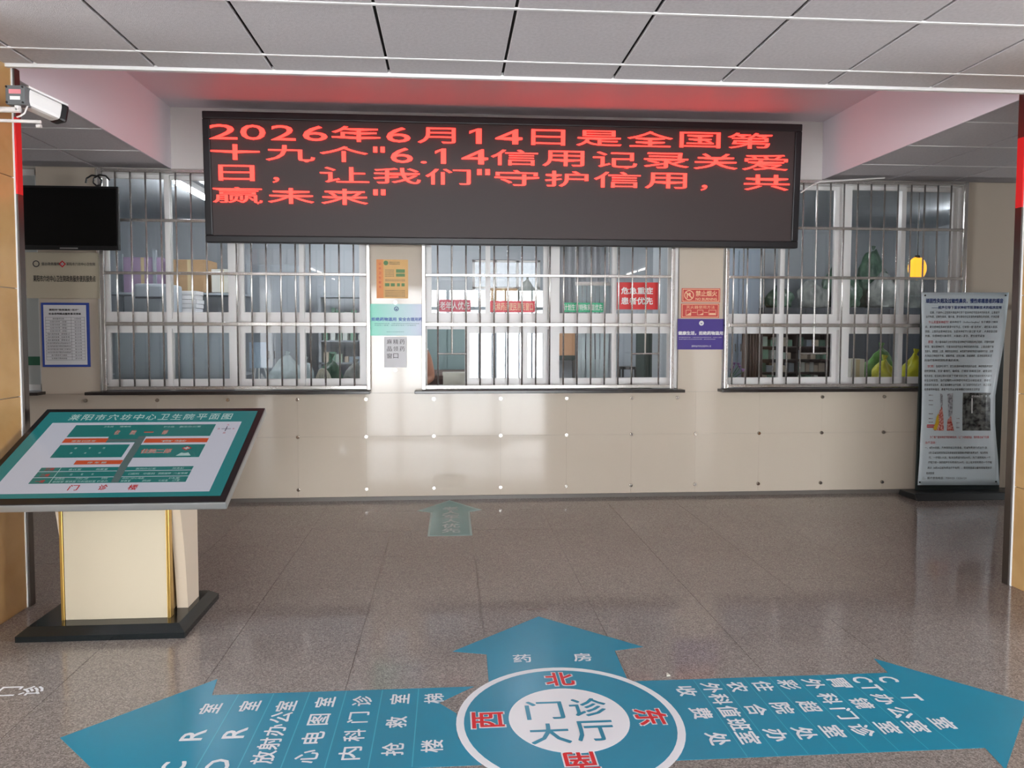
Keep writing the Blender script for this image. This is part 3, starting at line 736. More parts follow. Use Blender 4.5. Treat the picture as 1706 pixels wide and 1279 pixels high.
U, V = S(x0, x1, z0, z1); sf = wallsurf(WY-0.0082)
TX(sf).put('健康生活，拒绝药物滥用', U(.015), U(.99), V(.47), V(.60), .045).build('lettering', M['print_white'], r)
TX(sf).put('药物滥用是指反复、大量地使用具有依赖性的药物，危害身心健康，', U(.03), U(.97), V(.385), V(.41), 0, 1).put('造成严重的公共卫生和社会问题，请远离药物滥用', U(.03), U(.82), V(.325), V(.35), 0, 1).put('国家药品不良反应监测中心 宣', U(.31), U(.73), V(.08), V(.14), 0, 1).build('small_lettering', M['print_white'], r)
TX(sf).disc(U(.515), V(.86), .022).build('round_emblem', M['print_white'], r)
TX(wallsurf(WY-0.009)).poly([(U(.515)-.013, V(.875)), (U(.515), V(.82)), (U(.515)+.013, V(.875)), (U(.515), V(.855))]).build('emblem_mark', M['purple'], r)

# ------------------------------------------------------------------ stickers on the window panes
def sticker(label, p0, p1, mt, rows_, tm, bold=.01, Y=None, name='window_sticker'):
    Y = Y or FY-0.002
    r, x0, x1, z0, z1 = plate(name, label, 'sticker', p0, p1, Y, mt, 0.002, 'window stickers')
    U, V = S(x0, x1, z0, z1); t = TX(wallsurf(Y-0.0012))
    for s_, u0, u1, v0, v1 in rows_: t.put(s_, U(u0), U(u1), V(v0), V(v1), bold)
    t.build('lettering', tm, r)
sticker('dull crimson window sticker reading elderly first', (731.5, 499), (784, 519.5), M['sticker_crimson'], [('老年人优先', .02, .97, .18, .85)], M['print_white'])
sticker('long bright red sticker along the foot of the middle pane beside the crimson one', (816, 501), (891, 520), M['sticker_red'], [('延续药品便民惠民窗口', .06, .96, .15, .85)], M['sign_peach'])
sticker('small green window sticker with white characters', (938, 504), (1005, 520), M['sticker_green'], [('计划生育特殊家庭优先', .02, .98, .18, .85)], M['print_white'])
sticker('large red window sticker with two rows of bold white characters', (1025, 470), (1096, 515.5), M['red_banner'], [('危急重症', .14, .88, .56, .82), ('患者优先', .14, .88, .18, .45)], M['print_white'], .03)

# ------------------------------------------------------------------ standing banner
bs = empty('standing_banner', (at(1600, 815, 6.2).x, 6.22, 0), 'pale blue vinyl banner of dense text and two medical pictures on a black stand', 'banner stand')
xa, xb = at(1512, 820, 6.2).x, at(1677, 820, 6.2).x
MB().prism([(6.06, 0.0), (6.34, 0.0), (6.32, 0.05), (6.10, 0.06)], 'x', xa, xb).build('floor_stand', M['black'], bs, bevel=0.008)
xc, xd = at(1531, 600, 6.28).x, at(1670, 600, 6.28).x
box('backing_board', xc, xd, 6.262, 6.285, 0.05, at(1600, 490, 6.28).z, M['board_dark'], bs, bevel=0.004)
edge = [(808, 1529, 1665), (790, 1530, 1664), (765, 1532, 1663), (735, 1533, 1660), (705, 1535, 1658), (660, 1536, 1658), (620, 1536, 1664), (580, 1536, 1671), (540, 1536, 1676), (510, 1535, 1679), (487, 1535, 1681)]
curl = [0.0, .01, .02, .03, .035, .04, .045, .04, .03, .015, 0.0]
def brow(v):                                       # v from 0 (bottom) to 1 (top)
    y = 808+(487-808)*v
    for k in range(len(edge)-1):
        if edge[k][0] >= y >= edge[k+1][0]:
            t = (edge[k][0]-y)/(edge[k][0]-edge[k+1][0]); e0, e1 = edge[k], edge[k+1]
            return y, e0[1]+(e1[1]-e0[1])*t, e0[2]+(e1[2]-e0[2])*t, curl[k]+(curl[k+1]-curl[k])*t
    return (808, *edge[0][1:], 0.0) if v <= 0 else (487, *edge[-1][1:], 0.0)
def bansurf(off):
    def f(u, v):
        y, xl, xr, cu = brow(min(1, max(0, v))); Y = 6.245
        k = max(0.0, (u-0.55)/0.45); yy = Y-cu*3.2*k*k-0.006*math.sin(u*6+v*5)
        p = at(xl+(xr-xl)*u, y, yy)
        return (p.x, yy+off, p.z)
    return f
t = TX(bansurf(0)); t.rect(0, 1, 0, 1, 20, 28); ban = t.build('vinyl_sheet', M['poster'], bs)
for p in ban.data.polygons: p.use_smooth = True
sol = ban.modifiers.new('thickness', 'SOLIDIFY'); sol.thickness = 0.0012
sf = bansurf(-0.003)
def bp(px, py):                                    # photo reading of the print, as sheet fractions
    v = (808-py)/(808-487); _, xl, xr, _c = brow(v); return (px-xl)/(xr-xl), v
def bline(t, s_, xa, xb, y, h, bold=.012, res=1):
    u0, v = bp(xa, y); u1, _ = bp(xb, y); t.put(s_, u0, u1, v-h/2/321, v+h/2/321, bold, res)
t = TX(sf); bline(t, '顽固性失眠及过敏性鼻炎、慢性疼痛患者的福音', 1542, 1671, 501, 8, .03, 2); t.build('title', M['print_navy'], bs)
t = TX(sf); bline(t, '——超声引导下星状神经节阻滞新技术的临床应用', 1552, 1668, 512, 5.2, .02, 2); t.build('subtitle', M['print_navy'], bs)
t = TX(sf)
body = [('近期，穴坊中心卫生院开展超声引导下星状神经节阻滞术的新技术，让患者不', 1549, 1665, 520.5), ('治疗失眠、过敏性鼻炎、偏头痛、更年期综合征及慢性疼痛等各类疾病，疗效显著', 1542, 1664, 527.5),
 ('星状神经节（StellateGanglion）位于颈部C7横突', 1582, 1662, 536.5), ('旁，是交感神经系统的重要中转节点，它就像一座“总开关”，调控着头面部、', 1541, 1662, 544.5),
 ('颈部、上肢的血管神经活动。当星状神经节兴奋过度“失灵”，人体就会出现', 1541, 1661, 552), ('失衡，交感神经兴奋调节，大脑进入紧张，更加疲劳紧张', 1541, 1640, 559.5),
 ('：将少量局麻药注射到颈部星状神经节周围及附近组织，可暂时阻断', 1555, 1656, 569.5), ('传导，使交感神经节，它能双向调节自主神经系统的功能，上肢血管扩张', 1540.5, 1655, 577.5),
 ('改善头、颈面部、上肢、胸部的血液供应，从而调节身体的免疫功能和内分泌，达到', 1540.5, 1654, 585), ('人体自主神经的平衡。缓解疼痛，对抗过敏、改善睡眠，促进局部的炎症', 1540.5, 1652, 592.5), ('的治疗各种顽固性疼痛的疾病。', 1540, 1598, 600),
 ('：在超声引导下，医生能清晰地看到颈部的血管、神经和肌肉组织', 1556, 1653, 610), ('穿刺更精准。实现“看得见、瞄得准、打得到”的精准注射，避免误伤', 1539.5, 1652, 618),
 ('等并发症，在注射过程中实现了“可视”的安全性，使治疗的成功率大大提升', 1539.5, 1652, 626), ('安全且有效性，治疗过程约10分钟即可完成且无明显痛苦，患者可', 1539.5, 1650, 633.5),
 ('更易接受该技术，真正做到微创治疗效果，在门诊即可完成治疗，真正实现', 1539.5, 1651, 641), ('给患者带来福音，患者不仅可以减轻病痛还可提高生活质量', 1539.5, 1632, 648.5),
 ('一、4月30日前，凡来我院就诊的患者，可以免费进行试治疗1次', 1540.5, 1644, 745.5), ('5月1日以后来我院就诊的患者按医保报销比例进行收费治疗，每次费用', 1547, 1645, 754), 
 ('元，一疗程5-10次，每次自费部分约200元，为了减轻病人一个', 1547, 1650, 762), ('疗程只收一次的超声引导费用约200元，加上每次穿刺费约一个疗程', 1546, 1652, 770), ('共计（4月30日前免费治疗不收费），我院特邀请上级专家每周坐诊', 1545, 1652, 779), ('时间安排', 1543, 1556, 788), ('二、医疗咨询电话：7350120  13256120', 1536, 1610, 796)]
for s_, xa_, xb_, y in body: bline(t, s_, xa_, xb_, y, 4.2)
t.build('body_text', M['print_black'], bs)
t = TX(sf)
for s_, xa_, xb_, y in (('什么是星状神经节？', 1547, 1581, 536.5), ('原理', 1546, 1554, 569.5), ('优势', 1545, 1555, 610), ('为了推广星状神经节阻滞新技术，让广大患者受益，我院推出以下优惠', 1549, 1647, 728), ('治疗活动：', 1541, 1559, 737)): bline(t, s_, xa_, xb_, y, 4.4, .02)
t.build('red_text', M['print_red'], bs)
def bq(x0, y0, x1, y1): (u0, v1), (u1, v0) = bp(x0, y0), bp(x1, y1); return u0, u1, v0, v1
M['ultra'] = mat('ultrasound_print', (12, 13, 18), 0.3, noise=((120, 124, 120), 26, 0.14))
u0, u1, v0, v1 = bq(1604, 654, 1650, 717); TX(bansurf(-0.0025)).rect(u0, u1, v0, v1, 6, 4).build('ultrasound_picture', M['ultra'], bs)
t = TX(sf); t.rect(*bq(1618, 663, 1620, 688)); bline(t, '星状神经节', 1618, 1637, 660, 4); t.build('needle_mark', M['print_white'], bs)
M['dia_red'] = mat('diagram_red', (190, 72, 62), 0.4, noise=((230, 180, 170), 60, 0.1)); M['dia_yel'] = mat('diagram_yellow', (226, 186, 44), 0.4); M['dia_grey'] = mat('diagram_grey', (120, 122, 130), 0.4, noise=((200, 204, 210), 50, 0.15))
def bpoly(t, pts): t.poly([bp(*p) for p in pts]); return t
bpoly(bpoly(TX(sf), [(1565, 684), (1569, 676), (1571, 690), (1572, 717), (1556, 717), (1560, 704)]), [(1578, 700), (1584, 692), (1586, 704), (1589, 717), (1577, 717)]).build('diagram_muscles', M['dia_red'], bs)
bpoly(TX(bansurf(-0.0034)), [(1560, 694), (1563, 688), (1564, 704), (1560, 716), (1554, 715), (1558, 704)]).build('diagram_ligament', M['dia_yel'], bs)
bpoly(bpoly(TX(sf), [(1566, 655), (1570, 657), (1570, 674), (1567, 680)]), [(1578, 656), (1587, 655), (1586, 690), (1580, 694), (1579, 672)]).build('diagram_spine', M['dia_grey'], bs)
t = TX(sf)
for y in (658, 667, 674, 689, 697, 703): t.rect(*bq(1547, y-.8, 1554, y+.8))
for y in (697, 704, 712): t.rect(*bq(1593, y-.8, 1598, y+.8))
t.build('diagram_labels', M['dia_grey'], bs)
u0, u1, v0, v1 = bq(1544, 707, 1557, 712); TX(sf).frame(u0, u1, v0, v1, .006).build('diagram_box', M['print_red'], bs)
for (x, y) in ((1541, 492), (1675, 492), (1532, 803), (1659, 802)):
    p = Vector(bansurf(-0.001)(*bp(x, y))); MB().cyl(p, p+Vector((0, -0.004, 0)), 0.008, 10).build('eyelet', M['board_dark'], bs)

# ------------------------------------------------------------------ direction kiosk
ki = empty('direction_kiosk', (-1.69, 3.83, 0), 'slanted hospital floor plan screen on a cream and gold pedestal with black stone base', 'kiosk')
MB().prism([(-2.085, 3.562), (-1.292, 3.562), (-1.292, 4.09), (-2.085, 4.09)], 'z', 0.0, 0.028).build('base_step', M['blackstone'], ki)
b = MB(); n = 0
lo = [(-2.085, 3.562), (-1.292, 3.562), (-1.292, 4.09), (-2.085, 4.09)]; hi = [(-2.045, 3.60), (-1.332, 3.60), (-1.332, 4.05), (-2.045, 4.05)]
b.v = [(x, y, .028) for x, y in lo]+[(x, y, .062) for x, y in hi]; b.f = [(3,2,1,0),(4,5,6,7)]+[(i, (i+1) % 4, 4+(i+1) % 4, 4+i) for i in range(4)]
b.build('base_top', M['blackstone'], ki)
KZ = 0.062
box('front_panel', -1.905, -1.408, 3.672, 3.70, KZ, 0.745, M['cream'], ki, bevel=0.002)
for x in (-1.915, -1.404): box('gold_edge', x-0.008, x+0.008, 3.668, 3.71, KZ, 0.745, M['gold'], ki, bevel=0.002)
box('pedestal_body', -1.89, -1.425, 3.71, 3.93, KZ, 0.78, M['tanbody'], ki)
for s_ in (-1, 1):
    xf = -1.66+s_*0.275; xa_, xb_ = xf-0.028, xf+0.028
    prof = [(3.80, KZ), (3.785, .22), (3.76, .40), (3.725, .56), (3.69, .68), (3.675, .745), (3.96, .875), (3.96, KZ)]
    MB().prism(prof, 'x', xa_, xb_).build('side_fin', M['cream2'], ki)
KO = Vector((-2.238, 3.42, 0.702)); KV = Vector((0, 0.762, 0.361)); KL = KV.length; KV.normalize(); KN = Vector((1, 0, 0)).cross(KV).normalized(); KW = 1.196
def ks(off): return lambda u, v: tuple(KO+Vector((1, 0, 0))*u+KV*v+KN*off)
def slab(name, u0, u1, v0, v1, o0, o1, mt, bevel=0.0):
    b = MB(); P = [ks(o)(u, v) for o in (o0, o1) for u, v in ((u0, v0), (u1, v0), (u1, v1), (u0, v1))]
    b.v = P; b.f = [(0,3,2,1),(4,5,6,7),(0,1,5,4),(1,2,6,5),(2,3,7,6),(3,0,4,7)]
    return b.build(name, mt, ki, bevel)
slab('screen_shell', 0, KW, 0, KL, -0.045, -0.004, M['silver'], 0.008)
slab('screen_bezel', 0.004, KW-0.004, 0.004, KL-0.004, -0.006, 0.0, M['black'], 0.002)
slab('screen_mount', 0.25, 0.95, 0.2, 0.6, -0.12, -0.045, M['dsteel'])
def kt(off): return TX(ks(off))
kt(.0008).rect(.035, 1.160, .046, .806).build('screen_field', M['s_teal'], ki)
kt(.0014).rect(.10, 1.099, .080, .695).build('plan_sheet', M['s_white'], ki)
kt(.0022).rect(.235, .968, .554, .669).rect(.238, .585, .367, .481).rect(.640, .968, .361, .476).rect(.45, .61, .50, .556).build('plan_blocks', M['s_green'], ki)
for v0, v1 in ((.253, .284), (.205, .249), (.155, .201)): kt(.0022).rect(.238, .966, v0, v1).build('plan_row', M['s_green'], ki)
kt(.0030).rect(.331, .334, .155, .284).build('plan_rule', M['s_text'], ki)
for u0, u1, v0, v1 in ((.235, .455, .50, .540), (.646, .969, .494, .534), (.378, .604, .307, .342)): kt(.0024).rect(u0, u1, v0, v1).build('orange_bar', M['s_orange'], ki)
kt(.0032).poly([(.617, .156), (.652, .156), (.645, .30), (.640, .556), (.602, .556), (.606, .30)]).rect(.455, .62, .505, .530).build('plan_road', M['s_grey'], ki)
t = kt(.0036)
for k, ch in enumerate('莱阳市穴坊中心卫生院平面图'): t.put(ch, .168+.0677*k, .168+.0677*k+.054, .715, .775, .015)
t.split('title_character', M['s_text'], ki)
t = kt(.0036)
for s_, u0, u1, v0, v1 in (('门', .440, .485, .098, .140), ('诊', .577, .616, .098, .140), ('楼', .714, .756, .096, .138)): t.put(s_, u0, u1, v0, v1, .02)
for k, s_ in enumerate(('三楼', '二楼', '一楼')): t.put(s_, .262, .305, .258-.049*k, .281-.049*k, .01)
t.build('red_lettering', M['s_red'], ki)
ort = (('住', .464, .490, .573, .615), ('院', .547, .574, .571, .613), ('一', .616, .664, .588, .597), ('部', .711, .738, .570, .612), ('住院二部', .663, .815, .397, .437))
t = kt(.0034)
for s_, u0, u1, v0, v1 in ort: t.put(s_, u0, u1, v0, v1, .05)
t.build('lettering_outline', M['s_text'], ki)
t = kt(.0040)
for s_, u0, u1, v0, v1 in ort: t.put(s_, u0, u1, v0, v1, .01)
t.build('orange_lettering', M['s_ored'], ki)
t = kt(.0036)
for s_, u0, u1, v in (('卫生间', .385, .435, .650), ('楼梯间', .470, .525, .650), ('护士站', .700, .755, .645), ('医生办公室', .785, .895, .645), ('康复训练室', .28, .40, .514), ('食堂', .73, .86, .508), ('停 车 棚', .44, .53, .321),
    ('停', .322, .334, .448), ('车', .392, .404, .448), ('场', .462, .474, .448), ('停', .318, .330, .405), ('车', .388, .400, .405), ('场', .458, .470, .405),
    ('会议室', .375, .435, .265), ('档案室', .505, .560, .265), ('医院办公室', .695, .79, .265), ('财务科', .87, .925, .265), ('妇', .40, .41, .224), ('保', .45, .46, .224), ('科', .50, .51, .224),
    ('口腔科', .675, .725, .224), ('中医科', .745, .80, .224), ('预防接种', .815, .875, .224), ('儿童保健', .89, .955, .224),
    ('收费处', .345, .39, .190), ('外科门诊', .44, .50, .190), ('住院处', .56, .59, .190), ('内科门诊心电图', .66, .76, .188), ('DR室', .88, .93, .186), ('彩超室 胃镜室 外科值班室 农合办', .345, .60, .167), ('抢救室', .66, .705, .167), ('药房', .76, .80, .167), ('化验室', .835, .88, .167), ('CT室', .90, .935, .167)):
    t.put(s_, u0, u1, v-.008, v+.008, .012, 1)
t.build('plan_lettering', M['s_text'], ki)
kt(.0036).poly([(.884-.026, .440), (.884, .440-.02), (.884+.026, .440), (.884, .440+.02)]).build('cross_emblem', M['s_red'], ki)
kt(.0042).rect(.884-.014, .884+.014, .436, .444).rect(.880, .888, .429, .451).poly([(.85, .372), (.87, .40), (.885, .395), (.905, .40), (.925, .372)]).build('cross_emblem_mark', M['s_text'], ki)
kt(.0036).rect(1.010, 1.060, .618, .622).rect(1.033, 1.037, .598, .644).build('compass_mark', M['s_dark'], ki)
kt(.0036).put('西', .990, 1.002, .613, .627).put('东', 1.068, 1.080, .613, .627).put('北', 1.028, 1.042, .653, .667).put('南', 1.028, 1.042, .573, .588).build('compass_lettering', M['s_red'], ki)

# ------------------------------------------------------------------ floor stickers
def decal(name, label, loc): return empty(name, loc, label, 'floor sticker')
fs = decal('floor_sticker', 'large teal direction sticker with compass circle and three arrows on the granite floor', (0.458, 2.70, 0))
MB().prism([(.10, 2.985), (-.045, 2.86), (.025, 2.775), (.03, 2.60), (.11, 2.43), (-.98, 2.43), (-1.0, 2.285), (-1.434, 2.703), (-1.0, 3.126), (-.978, 2.985)], 'z', 0.0002, 0.0010).build('west_arrow', M['decal'], fs)
MB().prism([(.75, 2.985), (.75, 2.41), (1.926, 2.41), (1.90, 2.28), (2.335, 2.70), (1.942, 3.123), (1.924, 2.985)], 'z', 0.0002, 0.0010).build('east_arrow', M['decal'], fs)
MB().prism([(.163, 2.9), (.76, 2.9), (.772, 3.284), (.918, 3.315), (.465, 3.712), (.012, 3.326), (.170, 3.286)], 'z', 0.0002, 0.0010).build('north_arrow', M['decal'], fs)
CXd, CYd = .459, 2.695
def circ(r, k=64, cx=CXd, cy=CYd): return [(cx+r*math.cos(2*math.pi*i/k), cy+r*math.sin(2*math.pi*i/k)) for i in range(k)]
MB().prism(circ(.436), 'z', 0.0011, 0.0018).build('outer_ring', M['decal_white'], fs)
MB().prism(circ(.406), 'z', 0.0019, 0.0024).build('compass_disc', M['decal'], fs)
MB().prism(circ(.233, cy=2.706), 'z', 0.0025, 0.0030).build('centre_disc', M['decal_white'], fs)
def ft(z): return TX(floorsurf(z))
for x in (-.131, -.281, -.43, -.58, -.727, -.87): ft(.0014).rect(x-.002, x+.002, 2.435, 2.982).build('column_rule', M['decal_light'], fs)
for k in range(8): x = 1.046+.1115*k; ft(.0014).rect(x-.0015, x+.0015, 2.413, 2.982).build('column_rule', M['decal_light'], fs)
t = ft(.0016); g = .040
for s_, x, pos in (('楼梯', -.065, (2.555, 2.895)), ('抢救室', -.205, (2.545, 2.725, 2.90)), ('内科门诊', -.355, (2.53, 2.645, 2.77, 2.895)), ('心电图室', -.505, (2.52, 2.64, 2.765, 2.895)), ('放射办公室', -.655, (2.525, 2.61, 2.70, 2.79, 2.875)), ('DR室', -.80, (2.49, 2.69, 2.885)), ('CR室', -.95, (2.485, 2.685, 2.875))):
    for ch, y in zip(s_, pos):
        wch = .036 if ch in 'DRC' else g
        t.put(ch, x-g, x+g, y-wch, y+wch, .016, rot=90)
for s_, x, pos in (('收费处', .985, (2.885, 2.71, 2.53)), ('外科值班室', 1.100, (2.905, 2.81, 2.715, 2.62, 2.53)), ('农合办', 1.212, (2.905, 2.72, 2.54)), ('住院处', 1.323, (2.905, 2.725, 2.545)), ('彩超室', 1.435, (2.91, 2.73, 2.55)), ('外科门诊', 1.547, (2.91, 2.785, 2.67, 2.55)), ('胃镜室', 1.658, (2.91, 2.74, 2.56)), ('CT办公室', 1.77, (2.93, 2.86, 2.765, 2.66, 2.56)), ('CT室', 1.885, (2.925, 2.77, 2.575))):
    for ch, y in zip(s_, pos):
        wch = .026 if ch in 'CT' else .042
        t.put(ch, x-.041, x+.041, y-wch, y+wch, .022, rot=-90)
for ch, p in (('药', (870, 1097)), ('房', (970, 1095))): q = fl(*p); t.put(ch, q.x-.042, q.x+.042, q.y-.04, q.y+.04, .012)
t.split('white_character', M['decal_white'], fs)
t = ft(.0036)
for ch, p in (('门', (907, 1184)), ('诊', (980, 1179)), ('大', (916, 1223)), ('厅', (992, 1218))): q = fl(*p); t.put(ch, q.x-.075, q.x+.075, q.y-.068, q.y+.068, .012)
t.split('centre_character', M['decal'], fs)
card = (('北', (932, 1132), 0), ('西', (813, 1200), 90), ('东', (1085, 1195), -90), ('南', (967, 1270), 180))
t = ft(.0028)
for ch, p, rt in card: q = fl(*p); t.put(ch, q.x-.068, q.x+.068, q.y-.064, q.y+.064, .05, rot=rt)
t.split('cardinal_outline', M['decal_white'], fs)
t = ft(.0034)
for ch, p, rt in card: q = fl(*p); t.put(ch, q.x-.062, q.x+.062, q.y-.058, q.y+.058, .02, rot=rt)
t.split('cardinal_character', M['print_red'], fs)

fa = decal('floor_arrow_sticker', 'small faded teal arrow sticker on the floor pointing to the middle window', (0, 5.8, 0))
def arrow(k): return [(-.163+k, 5.245+k), (.166-k, 5.245+k), (.168-k, 5.935+k), (.272-k*2.6, 6.003), (0, 6.365-k*1.4), (-.276+k*2.6, 6.003), (-.158+k, 5.935+k)]
MB().prism(arrow(0), 'z', .0002, .0008).build('arrow_border', M['decal_edge'], fa)
MB().prism(arrow(.016), 'z', .0009, .0013).build('arrow_field', M['decal_grey'], fa)
t = ft(.0018)
for k, ch in enumerate('老人军人优先'): y = 6.06-.135*k; t.put(ch, -.06, .08, y-.058, y+.058, .02)
t.split('white_character', mat('faded_letter', (206, 222, 220), 0.4), fa)
fb = decal('floor_lettering_sticker', 'white sideways characters stuck on the floor beside the teal arrow', (-1.8, 3.08, 0))
t = ft(.0008)
for ch, x in (('诊', -1.735), ('门', -1.835), ('腔', -1.945)): t.put(ch, x-.045, x+.045, 3.035, 3.115, .02, rot=90)
t.split('white_character', M['decal_white'], fb)
fc = decal('floor_badge_sticker', 'small green sticker with white rim at the edge of the floor', (-1.76, 2.775, 0))
MB().prism(circ(.065, 20, -1.77, 2.775), 'z', .0002, .0008).build('badge_rim', M['decal_edge'], fc); MB().prism(circ(.055, 20, -1.77, 2.775), 'z', .0009, .0013).build('badge_field', M['greendoor'], fc)
# litter
q = fl(1113, 1126); tag(MB().prism([(q.x-.008, q.y-.006), (q.x+.009, q.y-.004), (q.x+.004, q.y+.02), (q.x-.003, q.y+.014)], 'z', .001, .006).build('paper_scrap', M['sheet']), 'tiny cream paper scrap on the floor above the right arrow', 'litter')
q = fl(893, 1016); tag(MB().tube([q+Vector((-.05, 0, .003)), q+Vector((0, .006, .004)), q+Vector((.06, -.002, .003))], .0025, 5).build('twig', M['brown']), 'thin dark twig lying beyond the tip of the north arrow', 'twig')

# ------------------------------------------------------------------ surveillance camera
cc = empty('surveillance_camera', at(40, 190, 3.72), 'white bullet surveillance camera on a wall arm at the left pillar', 'camera')
Yc = 3.70
p0, p1 = at(26, 157, Yc), at(92, 187, Yc+0.16)
ax = (p1-p0).normalized(); up = Vector((0, 0, 1)); sd = ax.cross(up).normalized(); up2 = sd.cross(ax)
def obox(name, c, L, w_, h, mt, bevel=0.006, par=cc):
    b = MB(); b.v = [tuple(c+ax*(a*L/2)+sd*(s*w_/2)+up2*(u*h/2)) for u in (-1, 1) for a, s in ((-1, -1), (1, -1), (1, 1), (-1, 1))]
    b.f = [(0,3,2,1),(4,5,6,7),(0,1,5,4),(1,2,6,5),(2,3,7,6),(3,0,4,7)]
    return b.build(name, mt, par, bevel)
L = (p1-p0).length
obox('camera_body', (p0+p1)/2+ax*0.02, L*0.98, 0.085, 0.082, M['cctv'], 0.018)
obox('sunshield', (p0+p1)/2+ax*0.03+up2*0.046, L*1.02, 0.095, 0.01, M['cctv'], 0.003)
obox('lens_hood', p1+ax*0.022, 0.04, 0.088, 0.088, M['black'], 0.012)
a, c = at(8, 141, Yc-0.03), at(41, 174, Yc-0.03)
box('junction_box', a.x, c.x, Yc-0.03, Yc+0.03, c.z, a.z, M['cctv_grey'], cc, 0.006)
w_ = c.x-a.x; h_ = a.z-c.z
box('pink_label', a.x+w_*.2, a.x+w_*.82, Yc-0.032, Yc-0.03, c.z+h_*.55, c.z+h_*.78, M['pink'], cc); box('white_label', a.x+w_*.25, a.x+w_*.78, Yc-0.032, Yc-0.03, c.z+h_*.24, c.z+h_*.42, M['white'], cc)
for u in (.08, .92):
    for v in (.1, .9): MB().cyl((a.x+w_*u, Yc-0.034, c.z+h_*v), (a.x+w_*u, Yc-0.03, c.z+h_*v), .005, 8).build('screw', M['black'], cc)
q = at(34, 183, Yc); MB().cyl((-2.286, Yc, q.z), (q.x, Yc, q.z), 0.014, 12).cyl((q.x-0.012, Yc, q.z-.01), (q.x-0.012, Yc, c.z+.01), .014, 12).build('wall_arm', M['cctv'], cc)
q = at(64, 201, Yc); MB().cyl((-2.286, Yc+.02, q.z+.004), (q.x, Yc+.02, q.z), 0.008, 10).cyl((q.x-.02, Yc+.02, q.z-.02), (q.x+.002, Yc+.02, q.z-.02), .009, 8).build('conduit', M['cctv'], cc)
q0, q1 = at(46, 176, Yc), at(28, 195, Yc)
MB().tube([q0, q0+(q1-q0)*.3+Vector((.0, 0, -.02)), q0+(q1-q0)*.7+Vector((0, 0, -.012)), q1], .004, 6).build('cable', M['cctv'], cc)
cm = (p0+p1)/2+ax*0.05
TX(lambda u, v: tuple(cm+ax*u+up2*v+sd*0.0438)).put('监控', -.06, .05, -.012, .008, .01).build('printed_mark', M['print_navy'], cc) if False else None

# ------------------------------------------------------------------ dispensary behind the windows
b = MB(); x0, x1 = -4.9, 5.9
x1 = 7.0
tag(box('wall_inner_left', x0-.1, x0, WY+.16, PIN, 0, 3.1, M['wallin']), kind='structure'); tag(box('wall_inner_right', x1, x1+.1, WY+.16, PIN, 0, 3.1, M['wallin']), kind='structure')
tag(box('wall_inner_light_block', 2.22, 2.30, WY+.16, 7.8, 0, 3.0, M['wallin']), kind='structure')  # short wall added to keep the far right room dimmer
b.box(x0, 0.33, PIN, PIN+.1, 0, 3.1); b.box(1.31, x1, PIN, PIN+.1, 0, 3.1); b.box(.33, 1.31, PIN, PIN+.1, 0, 1.93); b.box(.33, 1.31, PIN, PIN+.1, 2.52, 3.1)
tag(b.build('wall_inner_back', M['wallin']), kind='structure')
tag(box('ceiling_inner', x0, x1, WY+.16, PIN, 3.0, 3.1, M['wallin']), kind='structure')
tag(box('floor_inner', x0, x1, WY+.16, PIN, -.1, 0, M['floorin']), kind='structure')
w5 = empty('window_5', (.82, PIN, 1.93), kind='structure')
for x in (.35, .66, .98, 1.29): box('frame', x-.02, x+.02, PIN+.02, PIN+.06, 1.93, 2.52, M['alu'], w5)
M['dim_sky'] = glass_mat('sky_dimming_pane', (.19, .195, .2))  # tint put in to dim the bright sky behind the pane
box('pane', .33, 1.31, PIN+.035, PIN+.04, 1.93, 2.52, M['dim_sky'], w5)
for z in (1.95, 2.12, 2.50): box('frame', .33, 1.31, PIN+.02, PIN+.06, z-.015, z+.015, M['alu'], w5)
def tubelamp(label, x, ya, yb, z=2.92):
    lm = empty('tube_lamp', (x, (ya+yb)/2, z), label, 'lamp', 'dispensary tube lamps')
    box('lamp_body', x-.04, x+.04, ya, yb, z+.02, 3.0, M['tbar'], lm); MB().cyl((x, ya+.02, z), (x, yb-.02, z), .02, 10).build('tube', M['tube'], lm)
tubelamp('bright tube lamp on the ceiling behind the window beside the television', -2.62, 7.2, 8.4)
tubelamp('bright tube lamp on the ceiling behind the middle window', 0.9, 8.0, 9.2)
tubelamp('bright tube lamp between the first two windows, deep in the room', -1.0, 8.6, 9.8)
tubelamp('added tube lamp, hidden by the pier, brightening the clutter behind the far right window', 2.92, 7.65, 8.95)  # light added for the far right room, kept out of sight
tubelamp('added short tube lamp out of sight behind the banner pier, brightening the bag pile', 6.2, 8.0, 8.6)  # second added light, unseen, lifts the dim bag pile

